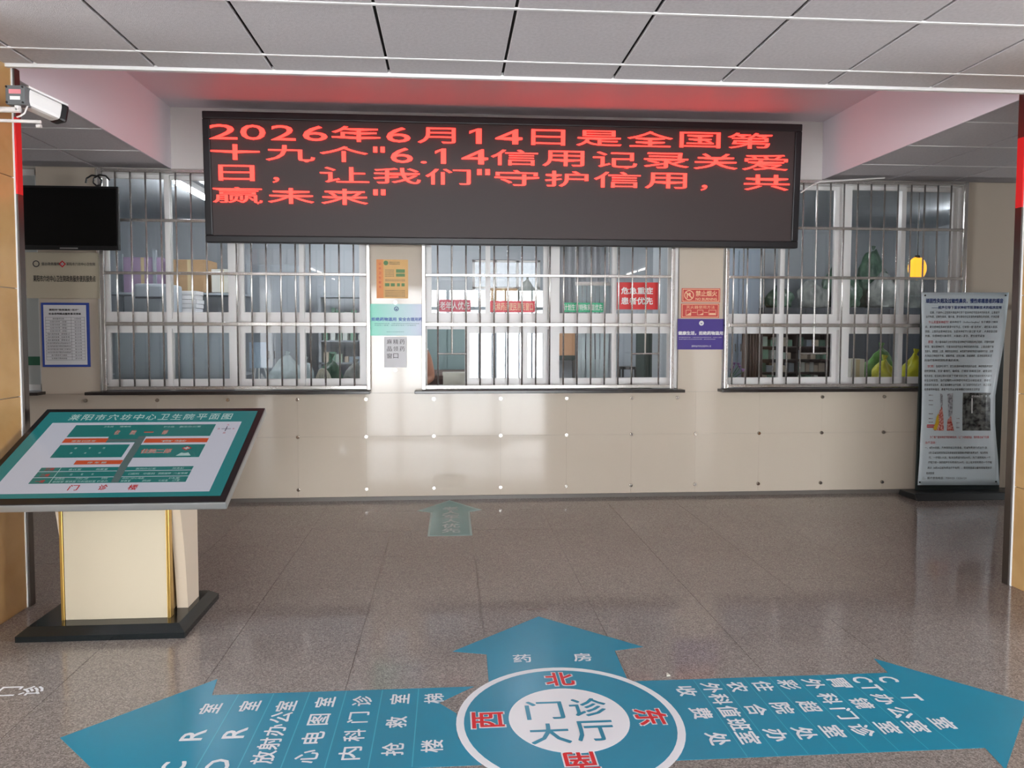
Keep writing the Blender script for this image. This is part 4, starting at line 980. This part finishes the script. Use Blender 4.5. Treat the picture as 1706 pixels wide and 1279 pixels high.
def inbox(name, label, cat, p0, p1, Y, depth, mt, group=None, z0=None, bevel=0.004):
    a, c = at(p0[0], p0[1], Y), at(p1[0], p1[1], Y)
    r = empty(name, ((a.x+c.x)/2, Y, c.z if z0 is None else z0), label, cat, group)
    box('body', a.x, c.x, Y, Y+depth, c.z if z0 is None else z0, a.z, mt, r, bevel)
    return r, a.x, c.x, (c.z if z0 is None else z0), a.z
def carton(label, p0, p1, Y, depth, mt, **k):
    r, x0, x1, z0, z1 = inbox('carton', label, 'box', p0, p1, Y, depth, mt, 'cartons in the dispensary', **k)
    xm = (x0+x1)/2; box('tape', xm-.02, xm+.02, Y-.001, Y, z0+.003, z1-.003, M['tape'], r); box('flap_seam', x0+.004, x1-.004, Y+depth*.48, Y+depth*.52, z1, z1+.002, M['tape'], r)
    return r
def cabinet(label, p0, p1, Y, depth, mt, doors=2, z0=0.0, name='steel_cabinet', hm=None):
    r, x0, x1, z0, z1 = inbox(name, label, 'cabinet', p0, p1, Y, depth, mt, z0=z0)
    for k in range(doors):
        a = x0+(x1-x0)*k/doors+.008; c = x0+(x1-x0)*(k+1)/doors-.008
        d = box('door', a, c, Y-.014, Y, z0+.02, z1-.02, mt, r, .002); h = c-.03 if k % 2 == 0 else a+.03
        box('handle', h-.006, h+.006, Y-.03, Y-.014, (z0+z1)/2-.05, (z0+z1)/2+.05, hm or M['steel'], d)
    return r
def bag(label, px, py, Y, rx, ry, rz, mt, seed, group=None, name='plastic_bag', z=None):
    random.seed(seed); bm = bmesh.new(); bmesh.ops.create_icosphere(bm, subdivisions=4, radius=1)
    so = Vector((seed*3.1, seed*1.7, seed*0.9))
    for v in bm.verts:
        d = v.co.normalized(); q = Vector((d.x*rx, d.y*ry, d.z*rz))*9+so
        k = 1+.26*mnoise.noise(d*1.6+so)-.30*abs(mnoise.noise(q))-.16*abs(mnoise.noise(q*2.3))
        vz = d.z*rz*(1+.25*mnoise.noise(d*2.2+so*2))
        if d.z > .45: k *= 1-.75*(d.z-.45)
        if d.z < -.5: vz = -rz*.5
        v.co = Vector((d.x*rx*k*1.1, d.y*ry*k, vz))
    lo = min(v.co.z for v in bm.verts); hi_ = max(v.co.z for v in bm.verts)
    for v in bm.verts: v.co.z = (v.co.z-lo)*rz*1.5/(hi_-lo)
    me = bpy.data.meshes.new(name); bm.to_mesh(me); bm.free()
    for p in me.polygons: p.use_smooth = True
    p = at(px, py, Y)
    if z is not None: p.z = z
    r = empty(name, p, label, 'bag', group)
    o = reg(bpy.data.objects.new('bag_body', me), 'bag_body', mt, r, p)
    tp = Vector((p.x, p.y, p.z+max(v.co.z for v in me.vertices)))
    MB().cyl(tp-Vector((0, 0, .02)), tp+Vector((.01, 0, .035)), .012, 7, .03).build('knot', mt, r)
    return r
def table(label, x0, x1, y0, y1, h, mt, name='work_table'):
    r = empty(name, ((x0+x1)/2, (y0+y1)/2, 0), label, 'table'); box('tabletop', x0, x1, y0, y1, h-.03, h, mt, r, .004)
    for x in (x0+.04, x1-.04):
        for y in (y0+.04, y1-.04): box('leg', x-.02, x+.02, y-.02, y+.02, 0, h-.03, M['dsteel'], r)
    return r

# behind window 1
table('white work table along the inside of the first window', -2.9, -0.8, 7.0, 7.75, .90, M['carton_white'])
for k, (p0_, p1_, lb) in enumerate((((189, 552), (283, 640), 'plain grey blue board behind the lowest corner pane'), ((291, 552), (391, 640), 'plain grey blue board behind the second lower pane'))):
    a, c = at(*p0_, 6.80), at(*p1_, 6.80); bd = empty('screen_board', ((a.x+c.x)/2, 6.8, .0), lb, 'board', 'grey boards at the window')
    box('board_face', a.x, c.x, 6.80, 6.82, .25, a.z, M['grey_board'], bd, .004)
    for x in (a.x+.08, c.x-.08): box('foot', x-.02, x+.02, 6.76, 6.9, 0, .25, M['dsteel'], bd)
cabinet('tall grey two door cabinet behind the upper panes left of the shelf', (405, 440), (500, 620), 9.7, .6, M['cabinet'])
shz = at(300, 487, 8.9).z
sh = empty('storage_shelf', (-3.3, 9.0, 0), 'pale storage shelf loaded with cartons behind the window beside the television', 'shelf')
for z in (.4, .95, shz-.027): box('shelf_board', -4.1, -2.5, 8.9, 9.4, z, z+.025, M['cabinet'], sh)
for x in (-4.08, -3.49, -2.52):
    for y in (8.92, 9.38): box('upright', x-.02, x+.02, y-.02, y+.02, 0, shz+.5, M['cabinet'], sh)
carton('mauve carton on the storage shelf', (205, 428), (270, 487), 8.92, .35, M['carton_mauve'])
carton('wide brown carton on the storage shelf beside the mauve one', (285, 432), (345, 487), 8.92, .4, M['carton'])
carton('pale carton at the far end of the storage shelf', (352, 448), (388, 487), 8.92, .4, M['carton_white'])
pr, x0, x1, z0, z1 = inbox('printer', 'light grey printer on the table behind the first window', 'printer', (222, 472), (282, 522), 7.9, .4, M['cabinet'], z0=.93, bevel=.03)
box('paper_tray', x0+.05, x1-.05, 7.82, 7.9, z1-.16, z1-.14, M['cabinet_dark'], pr)
pst = table('low side table carrying the printer', x0-.05, x1+.05, 7.85, 8.35, .93, M['cabinet'], 'side_table')
st = empty('paper_stack', at(310, 520, 8.55), 'stack of white paper on the side of the shelf', 'paper')
for k in range(5): box('sheaf', at(296, 520, 8.55).x+.01*(k % 2), at(326, 520, 8.55).x+.008*(k % 3), 8.55, 8.8, at(310, 520, 8.55).z+.05*k, at(310, 520, 8.55).z+.05*k+.045, M['paper'], st)
pt = table('narrow table under the paper stack', -3.25, -2.65, 8.5, 8.85, at(310, 520, 8.55).z, M['cabinet'], 'narrow_table')
nb = empty('hanging_sheet', at(429, 615, 7.3), 'pale blue paper sheet on a folding stand behind the lower panes', 'paper stand')
a, c = at(415, 570, 7.3), at(444, 613, 7.3); box('sheet', a.x, c.x, 7.3, 7.305, c.z, a.z, mat('pale_blue_paper', (178, 198, 216), .6), nb)
for dx in (-.09, .0, .09): MB().cyl(((a.x+c.x)/2, 7.32, a.z-.05), ((a.x+c.x)/2+dx, 7.34+abs(dx), .905), .008, 8).build('stand_leg', M['white'], nb)
for lb, px, py, Y, rx, ry, rz, mt, sd in (('clear plastic bag on the table behind the third lower pane', 478, 634, 7.3, .17, .14, .24, M['plastic'], 3), ('small clear bag deep beside the hanging sheet', 508, 634, 7.6, .10, .10, .2, M['plastic'], 4),
    ('crumpled white bag in the corner of the first window', 592, 634, 7.3, .12, .12, .19, M['bag_grey'], 5), ('green bag behind the white basket', 552, 628, 7.6, .12, .10, .22, M['bag_green'], 6)):
    bag(lb, px, py, Y, rx, ry, rz, mt, sd, 'bags on the window table', z=.90)
bk = empty('wire_basket', Vector((at(538, 634, 7.2).x, 7.2, .90)), 'yellowish ribbed basket on the table in the first window', 'basket'); q = Vector((at(538, 634, 7.2).x, 7.2, .905))
for k in range(9):
    a_ = (k-4)*.2; b = MB(); pts = [q+Vector((.12*math.sin(a_)*math.cos(e), -.02+.09*math.cos(a_)*math.cos(e), .22*math.sin(e)+.004)) for e in [i*math.pi/2/6 for i in range(7)]]
    b.tube(pts, .007, 6).build('rib', M['sheet'], bk)
MB().tube([q+Vector((.125*math.cos(i*math.pi/8), .1*math.sin(i*math.pi/8)-.02, .006)) for i in range(17)], .009, 6).build('rim', M['sheet'], bk)
sh2 = empty('medicine_rack', (-1.1, 9.9, 0), 'open steel rack of small boxes deep behind the first window', 'rack')
rz_ = [.75, 1.05, 1.35, 1.65, 1.95]
for z in rz_: box('shelf_board', -1.75, -.75, 9.9, 10.25, z, z+.02, M['cabinet'], sh2)
for x in (-1.74, -.76): box('upright', x-.015, x+.015, 9.9, 10.25, 0, 2.1, M['cabinet'], sh2)
box_mats = [mat('medicine_box_%d' % k, c, .5) for k, c in enumerate(((208, 214, 210), (120, 160, 140), (86, 118, 104), (198, 186, 170), (150, 164, 176), (176, 196, 186)))]
def boxes_on(xa, xb, zs, Y, hmax, label, group, skip=None):
    random.seed(11); src = {}
    for zi, z in enumerate(zs):
        x = xa
        while x < xb-.05:
            w_ = random.choice((.05, .065, .08)); h = random.choice((.08, .11, .14)); h = min(h, hmax); mi = random.randrange(6); key = (w_, h, mi)
            if skip and skip-.015 < x+w_ and x < skip+.015: x = skip+.016; continue
            loc = (x+w_/2, Y+.06, z)
            if key not in src:
                o = MB().box(x, x+w_, Y, Y+.12, z, z+h).build('medicine_box', box_mats[mi], None, .002); o.data.name = 'medicine_box'; src[key] = o
            else: o = copy_at(src[key], loc)
            tag(o, ('white', 'pale green', 'dark green', 'tan', 'grey blue', 'mint')[mi]+' '+label % ('bottom', 'second', 'third', 'top')[zi], 'medicine box', group); x += w_+random.choice((.004, .01, .04))
boxes_on(-1.7, -.8, [z+.021 for z in rz_[1:4]], 9.95, .2, 'medicine box on the %s shelf of the pale rack behind the first window', 'boxes on the pale rack')

# behind window 2
ct = table('brown padded examination couch seen through the open pane', -.45, .35, 8.6, 9.8, .72, M['brown'], 'examination_couch'); ct['category'] = 'couch'
box('cushion', -.45, .35, 8.58, 9.8, .72, .98, M['brown'], ct, .05)
cabinet('grey teal cabinet standing behind the couch', (708, 535), (782, 600), 10.0, .35, M['teal_cab'], 2, 0)
table('low white worktop inside the middle window', -.1, 2.1, 6.85, 7.5, .88, M['carton_white'])
pb, x0, x1, z0, z1 = inbox('paper_box', 'cream paper carton on the white worktop at the open pane', 'box', (738, 622), (776, 634), 7.05, .25, M['sheet'], z0=.88)
box('lid_edge', x0-.005, x1+.005, 7.045, 7.3, z1-.02, z1+.004, M['sheet'], pb)
cabinet('pale cabinet carrying a tan carton under the back window', (790, 508), (893, 640), 9.9, .45, M['cabinet'])
carton('tan carton on the pale cabinet under the back window', (815, 480), (862, 508), 9.92, .35, M['carton'])
bag('grey bag beside the tan carton on the pale cabinet', 878, 508, 10.1, .12, .1, .26, M['bag_grey'], 9, 'bags on the cabinet', z=at(840, 508, 9.9).z+.001)
tb = empty('tan_screen', at(942, 640, 8.8), 'tan folding board behind the lower pane right of the middle', 'board')
a, c = at(926, 545, 8.8), at(958, 592, 8.8); box('board_face', a.x, c.x, 8.8, 8.83, c.z, a.z, M['tan_board'], tb, .004); box('board_foot', a.x, c.x, 8.8, 8.83, c.z-.06, c.z, M['greendoor'], tb)
box('board_leg', a.x, a.x+.03, 8.8, 8.83, 0, c.z-.06, M['dsteel'], tb); box('board_leg', c.x-.03, c.x, 8.8, 8.83, 0, c.z-.06, M['dsteel'], tb)
pc = empty('strip_curtain', at(985, 640, 7.9), 'translucent plastic strip curtain behind the lower panes of the middle window', 'curtain')
for k in range(7):
    xx = at(962+k*7.5, 600, 7.9).x; prof = [(xx+.006*math.sin(k+j*1.1), 2.0-j*.25) for j in range(9)]
    b = MB()
    for j in range(8): (xa_, za_), (xb_, zb_) = prof[j], prof[j+1]; b.prism([(xa_, za_), (xa_+.042, za_), (xb_+.042, zb_), (xb_, zb_)], 'y', 7.9+.012*(k % 2), 7.904+.012*(k % 2))
    b.build('strip', M['plastic'], pc)
box('curtain_rail', at(958, 560, 7.9).x, at(1016, 560, 7.9).x, 7.89, 7.925, 2.0, 2.04, M['steel'], pc)
for x in (at(960, 560, 7.9).x, at(1014, 560, 7.9).x): MB().cyl((x, 7.91, 2.03), (x, 7.91, 3.0), .008, 8).build('hanger', M['steel'], pc)
cabinet('dark green tall cabinet behind the last pane of the middle window', (1074, 548), (1112, 640), 8.4, .4, M['greendoor'], 1)
cabinet('grey tall locker next to the dark green cabinet', (1032, 470), (1072, 640), 9.4, .4, M['cabinet'], 1, name='locker')
stl = empty('stool', at(1049, 640, 8.0), 'black stool in front of the grey locker', 'stool'); q = at(1049, 611, 8.0)
MB().cyl((q.x, 8.1, q.z-.03), (q.x, 8.1, q.z), .10, 16).build('seat', M['black'], stl)
for dx, dy in ((-.07, -.07), (.07, -.07), (-.07, .07), (.07, .07)): MB().cyl((q.x+dx, 8.1+dy, q.z-.03), (q.x+dx*1.4, 8.1+dy*1.4, 0), .012, 8).build('leg', M['black'], stl)
# a folding blind far behind the upper panes
cu = empty('grey_curtain', (1.6, 10.2, 1.2), 'pleated grey curtain hanging behind the upper panes of the middle window', 'curtain')
b = MB(); n = 60
for k in range(n+1):
    x = 1.36+.8*k/n; y = 10.25+.03*math.sin(k*.9)
    b.v += [(x, y, 1.1), (x, y, 2.85)]
for k in range(n): b.f.append((2*k, 2*k+2, 2*k+3, 2*k+1))
o = b.build('curtain_cloth', mat('grey_cloth', (150, 152, 156), .9), cu, smooth=True); so = o.modifiers.new('thickness', 'SOLIDIFY'); so.thickness = .004
box('curtain_rail', 1.33, 2.18, 10.23, 10.27, 2.85, 2.88, M['alu'], cu)
for x in (1.36, 2.15): MB().cyl((x, 10.25, 2.88), (x, 10.25, 3.0), .008, 8).build('hanger', M['alu'], cu)

# staff member at the open pane
def person():
    vs, rad, ed = [], [], []
    def P(x, y, z, r, par=None, ry=None):
        vs.append((x, y, z)); rad.append((r, ry or r))
        if par is not None: ed.append((par, len(vs)-1))
        return len(vs)-1
    cx, cy = -.42, 7.62
    pel = P(cx, cy, .56, .15, None, .12); ab = P(cx, cy-.01, .78, .13, pel, .10); ch = P(cx, cy-.03, 1.05, .155, ab, .11); nk0 = P(cx, cy-.03, 1.30, .09, ch, .08)
    nk = P(cx, cy-.04, 1.40, .05, nk0); hd0 = P(cx, cy-.06, 1.46, .07, nk, .085); hd = P(cx, cy-.06, 1.56, .082, hd0, .098); P(cx, cy-.05, 1.65, .05, hd, .06)
    for s in (-1, 1):
        sh = P(cx+s*.17, cy-.03, 1.27, .065, nk0)
        if s > 0: el = P(cx+.235, cy-.12, 1.01, .046, sh); wr = P(cx+.10, cy-.33, .95, .03, el)
        else: el = P(cx-.24, cy-.10, 1.0, .046, sh); wr = P(cx-.10, cy-.33, .95, .03, el)
        pm = P(vs[wr][0]-s*.045, vs[wr][1]-.06, .945, .03, wr, .018)
        for k in range(4):
            b0 = P(vs[pm][0]+(k-1.5)*.018-s*.01, vs[pm][1]-.035, .945, .009, pm); b1 = P(vs[b0][0]-s*.008, vs[b0][1]-.03-(.006 if k in (1, 2) else 0), .94, .008, b0); P(vs[b1][0]-s*.005, vs[b1][1]-.02, .932, .007, b1)
        t0 = P(vs[wr][0]-s*.075, vs[wr][1]-.02, .945, .010, pm); P(vs[t0][0]-s*.02, vs[t0][1]-.03, .94, .008, t0)
        hp = P(cx+s*.09, cy-.04, .54, .09, pel); kn = P(cx+s*.11, cy-.42, .54, .065, hp); an = P(cx+s*.11, cy-.44, .10, .04, kn); P(cx+s*.11, cy-.56, .045, .035, an)
    me = bpy.data.meshes.new('person'); me.from_pydata(vs, ed, [])
    o = bpy.data.objects.new('person', me); COL.objects.link(o)
    sk = o.modifiers.new('skin', 'SKIN'); sk.use_smooth_shade = True
    for i, sv in enumerate(me.skin_vertices[0].data): sv.radius = rad[i]; sv.use_root = (i == 0)
    sb = o.modifiers.new('subdivision', 'SUBSURF'); sb.levels = 2; sb.render_levels = 2
    bpy.context.view_layer.update()
    m2 = bpy.data.meshes.new_from_object(o.evaluated_get(bpy.context.evaluated_depsgraph_get())); bpy.data.objects.remove(o)
    root = empty('person', (cx, cy, 0), 'staff member in a pale coat sitting with bare elbow at the open pane', 'person')
    m2.name = 'person_body'; body = reg(bpy.data.objects.new('body', m2), 'body', M['skin'], root, (0, 0, 0))
    # coat: the trunk of the same surface, offset outwards
    bm = bmesh.new(); bm.from_mesh(m2); bm.normal_update()
    bad = [v for v in bm.verts if not ((v.co.z < 1.34 and v.co.z > .62 and abs(v.co.x-cx) < .20 and v.co.y > cy-.2) )]
    bmesh.ops.delete(bm, geom=bad, context='VERTS')
    for v in bm.verts: v.co += v.normal*.012
    m3 = bpy.data.meshes.new('coat'); bm.to_mesh(m3); bm.free(); reg(bpy.data.objects.new('coat', m3), 'coat', M['shirt'], root, (0, 0, 0))
    bm = bmesh.new(); bm.from_mesh(m2); bm.normal_update()
    bad = [v for v in bm.verts if not (v.co.z > 1.50 and (v.co.y > cy-.09 or v.co.z > 1.635) and abs(v.co.x-cx) < .12)]
    bmesh.ops.delete(bm, geom=bad, context='VERTS')
    for v in bm.verts: v.co += v.normal*.014
    m4 = bpy.data.meshes.new('hair'); bm.to_mesh(m4); bm.free(); reg(bpy.data.objects.new('hair', m4), 'hair', M['hair'], root, (0, 0, 0))
    f = MB()
    for s in (-1, 1): f.cyl((cx+s*.032, cy-.148, 1.555), (cx+s*.032, cy-.156, 1.555), .010, 8)
    f.build('eyes', M['white'], root); MB().cyl((cx, cy-.145, 1.545), (cx, cy-.172, 1.51), .008, 8, .014).build('nose', M['skin'], root)
    MB().box(cx-.022, cx+.022, cy-.152, cy-.14, 1.474, 1.482).build('mouth', M['print_red'], root)
    for s in (-1, 1): MB().cyl((cx+s*.078, cy-.06, 1.545), (cx+s*.090, cy-.055, 1.55), .026, 10).build('ear', M['skin'], root)
    st = empty('office_stool', (cx, cy+.03, 0), 'low grey stool under the seated staff member', 'stool')
    MB().cyl((cx, cy+.03, .40), (cx, cy+.03, .44), .19, 20).build('seat', M['cabinet_dark'], st); MB().cyl((cx, cy+.03, .03), (cx, cy+.03, .40), .03, 12).build('column', M['steel'], st); MB().cyl((cx, cy+.03, 0), (cx, cy+.03, .03), .22, 20).build('base', M['cabinet_dark'], st)
person()
table('small desk in front of the seated staff member', -.75, -.13, 6.95, 7.4, .92, M['carton_white'], 'small_desk')

# behind window 3
table('long dark worktop inside the far right window', 2.4, 5.2, 6.8, 7.3, .90, M['shelfmat'])
cabinet('tall grey blue cabinet behind the first panes of the far right window', (1196, 415), (1262, 640), 9.3, .5, mat('grey_blue_cabinet', (140, 150, 162), .5), 2)
cabinet('dark low cabinet carrying the green bags', (1272, 512), (1545, 640), 9.4, .62, M['cabinet_dark'], 4)
for lb, px, py, Y, rx, rz, mt, sd in (('dark green bag at the low end of the bag pile beside the grey blue cabinet', 1298, 512, 9.55, .22, .20, M['bag_green'], 21), ('pale grey bag at the front of the bag pile', 1352, 512, 9.55, .24, .25, M['bag_grey'], 22), ('squat green bag at the front of the bag pile before the tall ones', 1410, 512, 9.55, .25, .28, M['bag_green'], 23), ('grey bag at the front of the pile by the wide mullion', 1470, 512, 9.55, .25, .33, M['bag_grey'], 28),
    ('large green bag at the back of the bag pile', 1392, 512, 9.86, .27, .42, M['bag_green'], 26), ('tall green bag at the peak of the bag pile', 1452, 512, 9.86, .28, .56, M['bag_green'], 24), ('grey bag at the back of the pile behind the amber reflection', 1512, 512, 9.86, .26, .44, M['bag_grey'], 25)):
    bag(lb, px, py, Y, rx*.86, .125, rz, mt, sd, 'bags piled on the dark cabinet', z=at(1400, 512, 9.4).z+.001)
ms = empty('medicine_shelf', (at(1330, 600, 8.7).x, 8.7, 0), 'dark medicine shelf packed with small boxes behind the far right window', 'shelf')
xa_, xb_ = at(1268, 600, 8.7).x, at(1388, 600, 8.7).x; mz = [.82, .98, 1.14, 1.30, 1.46]
for z in mz: box('shelf_board', xa_, xb_, 8.7, 9.0, z, z+.015, M['shelfmat'], ms)
for x in (xa_, (xa_+xb_)/2, xb_): box('upright', x-.012, x+.012, 8.7, 9.0, 0, 1.48, M['shelfmat'], ms)
box('back_panel', xa_, xb_, 9.0, 9.02, 0, 1.48, M['shelfmat'], ms)
boxes_on(xa_+.03, xb_-.05, [z+.016 for z in mz[:4]], 8.74, .12, 'medicine box in the %s row of the dark shelf behind the last window', 'boxes on the dark shelf', skip=(xa_+xb_)/2)
bc = empty('brown_curtain', (at(1250, 600, 8.3).x, 8.3, .3), 'dark brown pleated curtain behind the lower panes of the far right window', 'curtain')
b = MB(); n = 40
for k in range(n+1):
    x = at(1236, 600, 8.3).x+(at(1270, 600, 8.3).x-at(1236, 600, 8.3).x)*k/n; y = 8.3+.02*math.sin(k*1.1); b.v += [(x, y, .3), (x, y, 1.52)]
for k in range(n): b.f.append((2*k, 2*k+2, 2*k+3, 2*k+1))
o = b.build('curtain_cloth', M['brown_cloth'], bc, smooth=True); so = o.modifiers.new('thickness', 'SOLIDIFY'); so.thickness = .004
box('curtain_rail', at(1234, 600, 8.3).x, at(1272, 600, 8.3).x, 8.28, 8.32, 1.52, 1.545, M['dsteel'], bc)
for x in (at(1236, 600, 8.3).x, at(1270, 600, 8.3).x): MB().cyl((x, 8.3, 1.54), (x, 8.3, 3.0), .008, 8).build('hanger', M['dsteel'], bc)
cp = empty('white_cup', at(1212, 634, 7.0), 'white cup with a purple flowered sprig on the dark worktop', 'cup'); q = Vector((at(1212, 634, 7.0).x, 7.0, .90))
MB().cyl(q, q+Vector((0, 0, .13)), .045, 14, .055).build('cup_body', M['white'], cp)
for k in range(7):
    a_ = k*.9; e = q+Vector((.05+.10*math.cos(a_)*.6+.05, .05*math.sin(a_), .20+.03*(k % 3))); MB().tube([q+Vector((.01, 0, .1)), e], .004, 5).build('stem', M['leaf'], cp)
    MB().cyl(e, e+Vector((0, 0, .03)), .004, 6, .018).build('blossom', M['petal'], cp)
for lb, px, py, Y, rx, rz, mt, sd in (('yellow plastic bag on the dark worktop behind the banner side', 1472, 634, 6.94, .13, .22, M['bag_yellow'], 31), ('lime green bag behind the yellow bag', 1466, 634, 7.18, .17, .30, M['bag_lime'], 32), ('yellow bag half hidden by the standing banner', 1524, 634, 6.98, .14, .26, M['bag_yellow'], 33)):
    bag(lb, px, py, Y, rx, .10, rz, mt, sd, 'bags on the dark worktop', z=.90)
carton('small cream carton on the dark worktop beside the lime bag', (1418, 598), (1440, 634), 7.05, .2, M['sheet'], z0=.90)
al = empty('amber_reflection', at(1528, 468, 6.95), 'glowing amber oval standing in for a reflection in the far right window', 'lamp'); q = at(1528, 447, 6.95)  # glowing oval stands in for a yellow sign mirrored in the glass
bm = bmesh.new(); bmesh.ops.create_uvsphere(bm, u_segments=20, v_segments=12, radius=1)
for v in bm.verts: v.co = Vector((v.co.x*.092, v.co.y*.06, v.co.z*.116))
me = bpy.data.meshes.new('reflection_oval'); bm.to_mesh(me); bm.free()
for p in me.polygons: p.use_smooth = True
reg(bpy.data.objects.new('reflection_oval', me), 'reflection_oval', M['amber'], al, q)
MB().cyl(q+Vector((0, 0, .115)), (q.x, q.y, 3.0), .006, 6).build('added_wire', M['black'], al); MB().cyl(q+Vector((0, 0, .10)), q+Vector((0, 0, .13)), .03, 10, .02).build('cap', M['black'], al)  # wire and cap invented to hold the glowing oval

# ------------------------------------------------------------------ far right beyond the last pier
nbd = empty('notice_board', (5.9, WY-.03, 1.7), 'teal notice board on the wall beyond the right pillar', 'board')
box('board_face', 5.30, 6.6, WY-.03, WY-.005, 1.75, 2.72, M['teal_board'], nbd, .004); box('board_tray', 5.30, 6.6, WY-.05, WY-.005, 1.70, 1.75, mat('mint_band', (110, 200, 190), .4), nbd)
wc = [at(1334, 321, 6.2), at(1357, 306, 6.22), at(1366, 303, 6.24)]
tag(MB().tube(wc+[Vector((wc[-1].x+.6, 6.25, CZ-.01))], .007, 6).build('white_cable', M['cctv']), 'thin white cable running from the LED board to the low ceiling', 'cable')
bpy.data.scenes.remove(_ts)
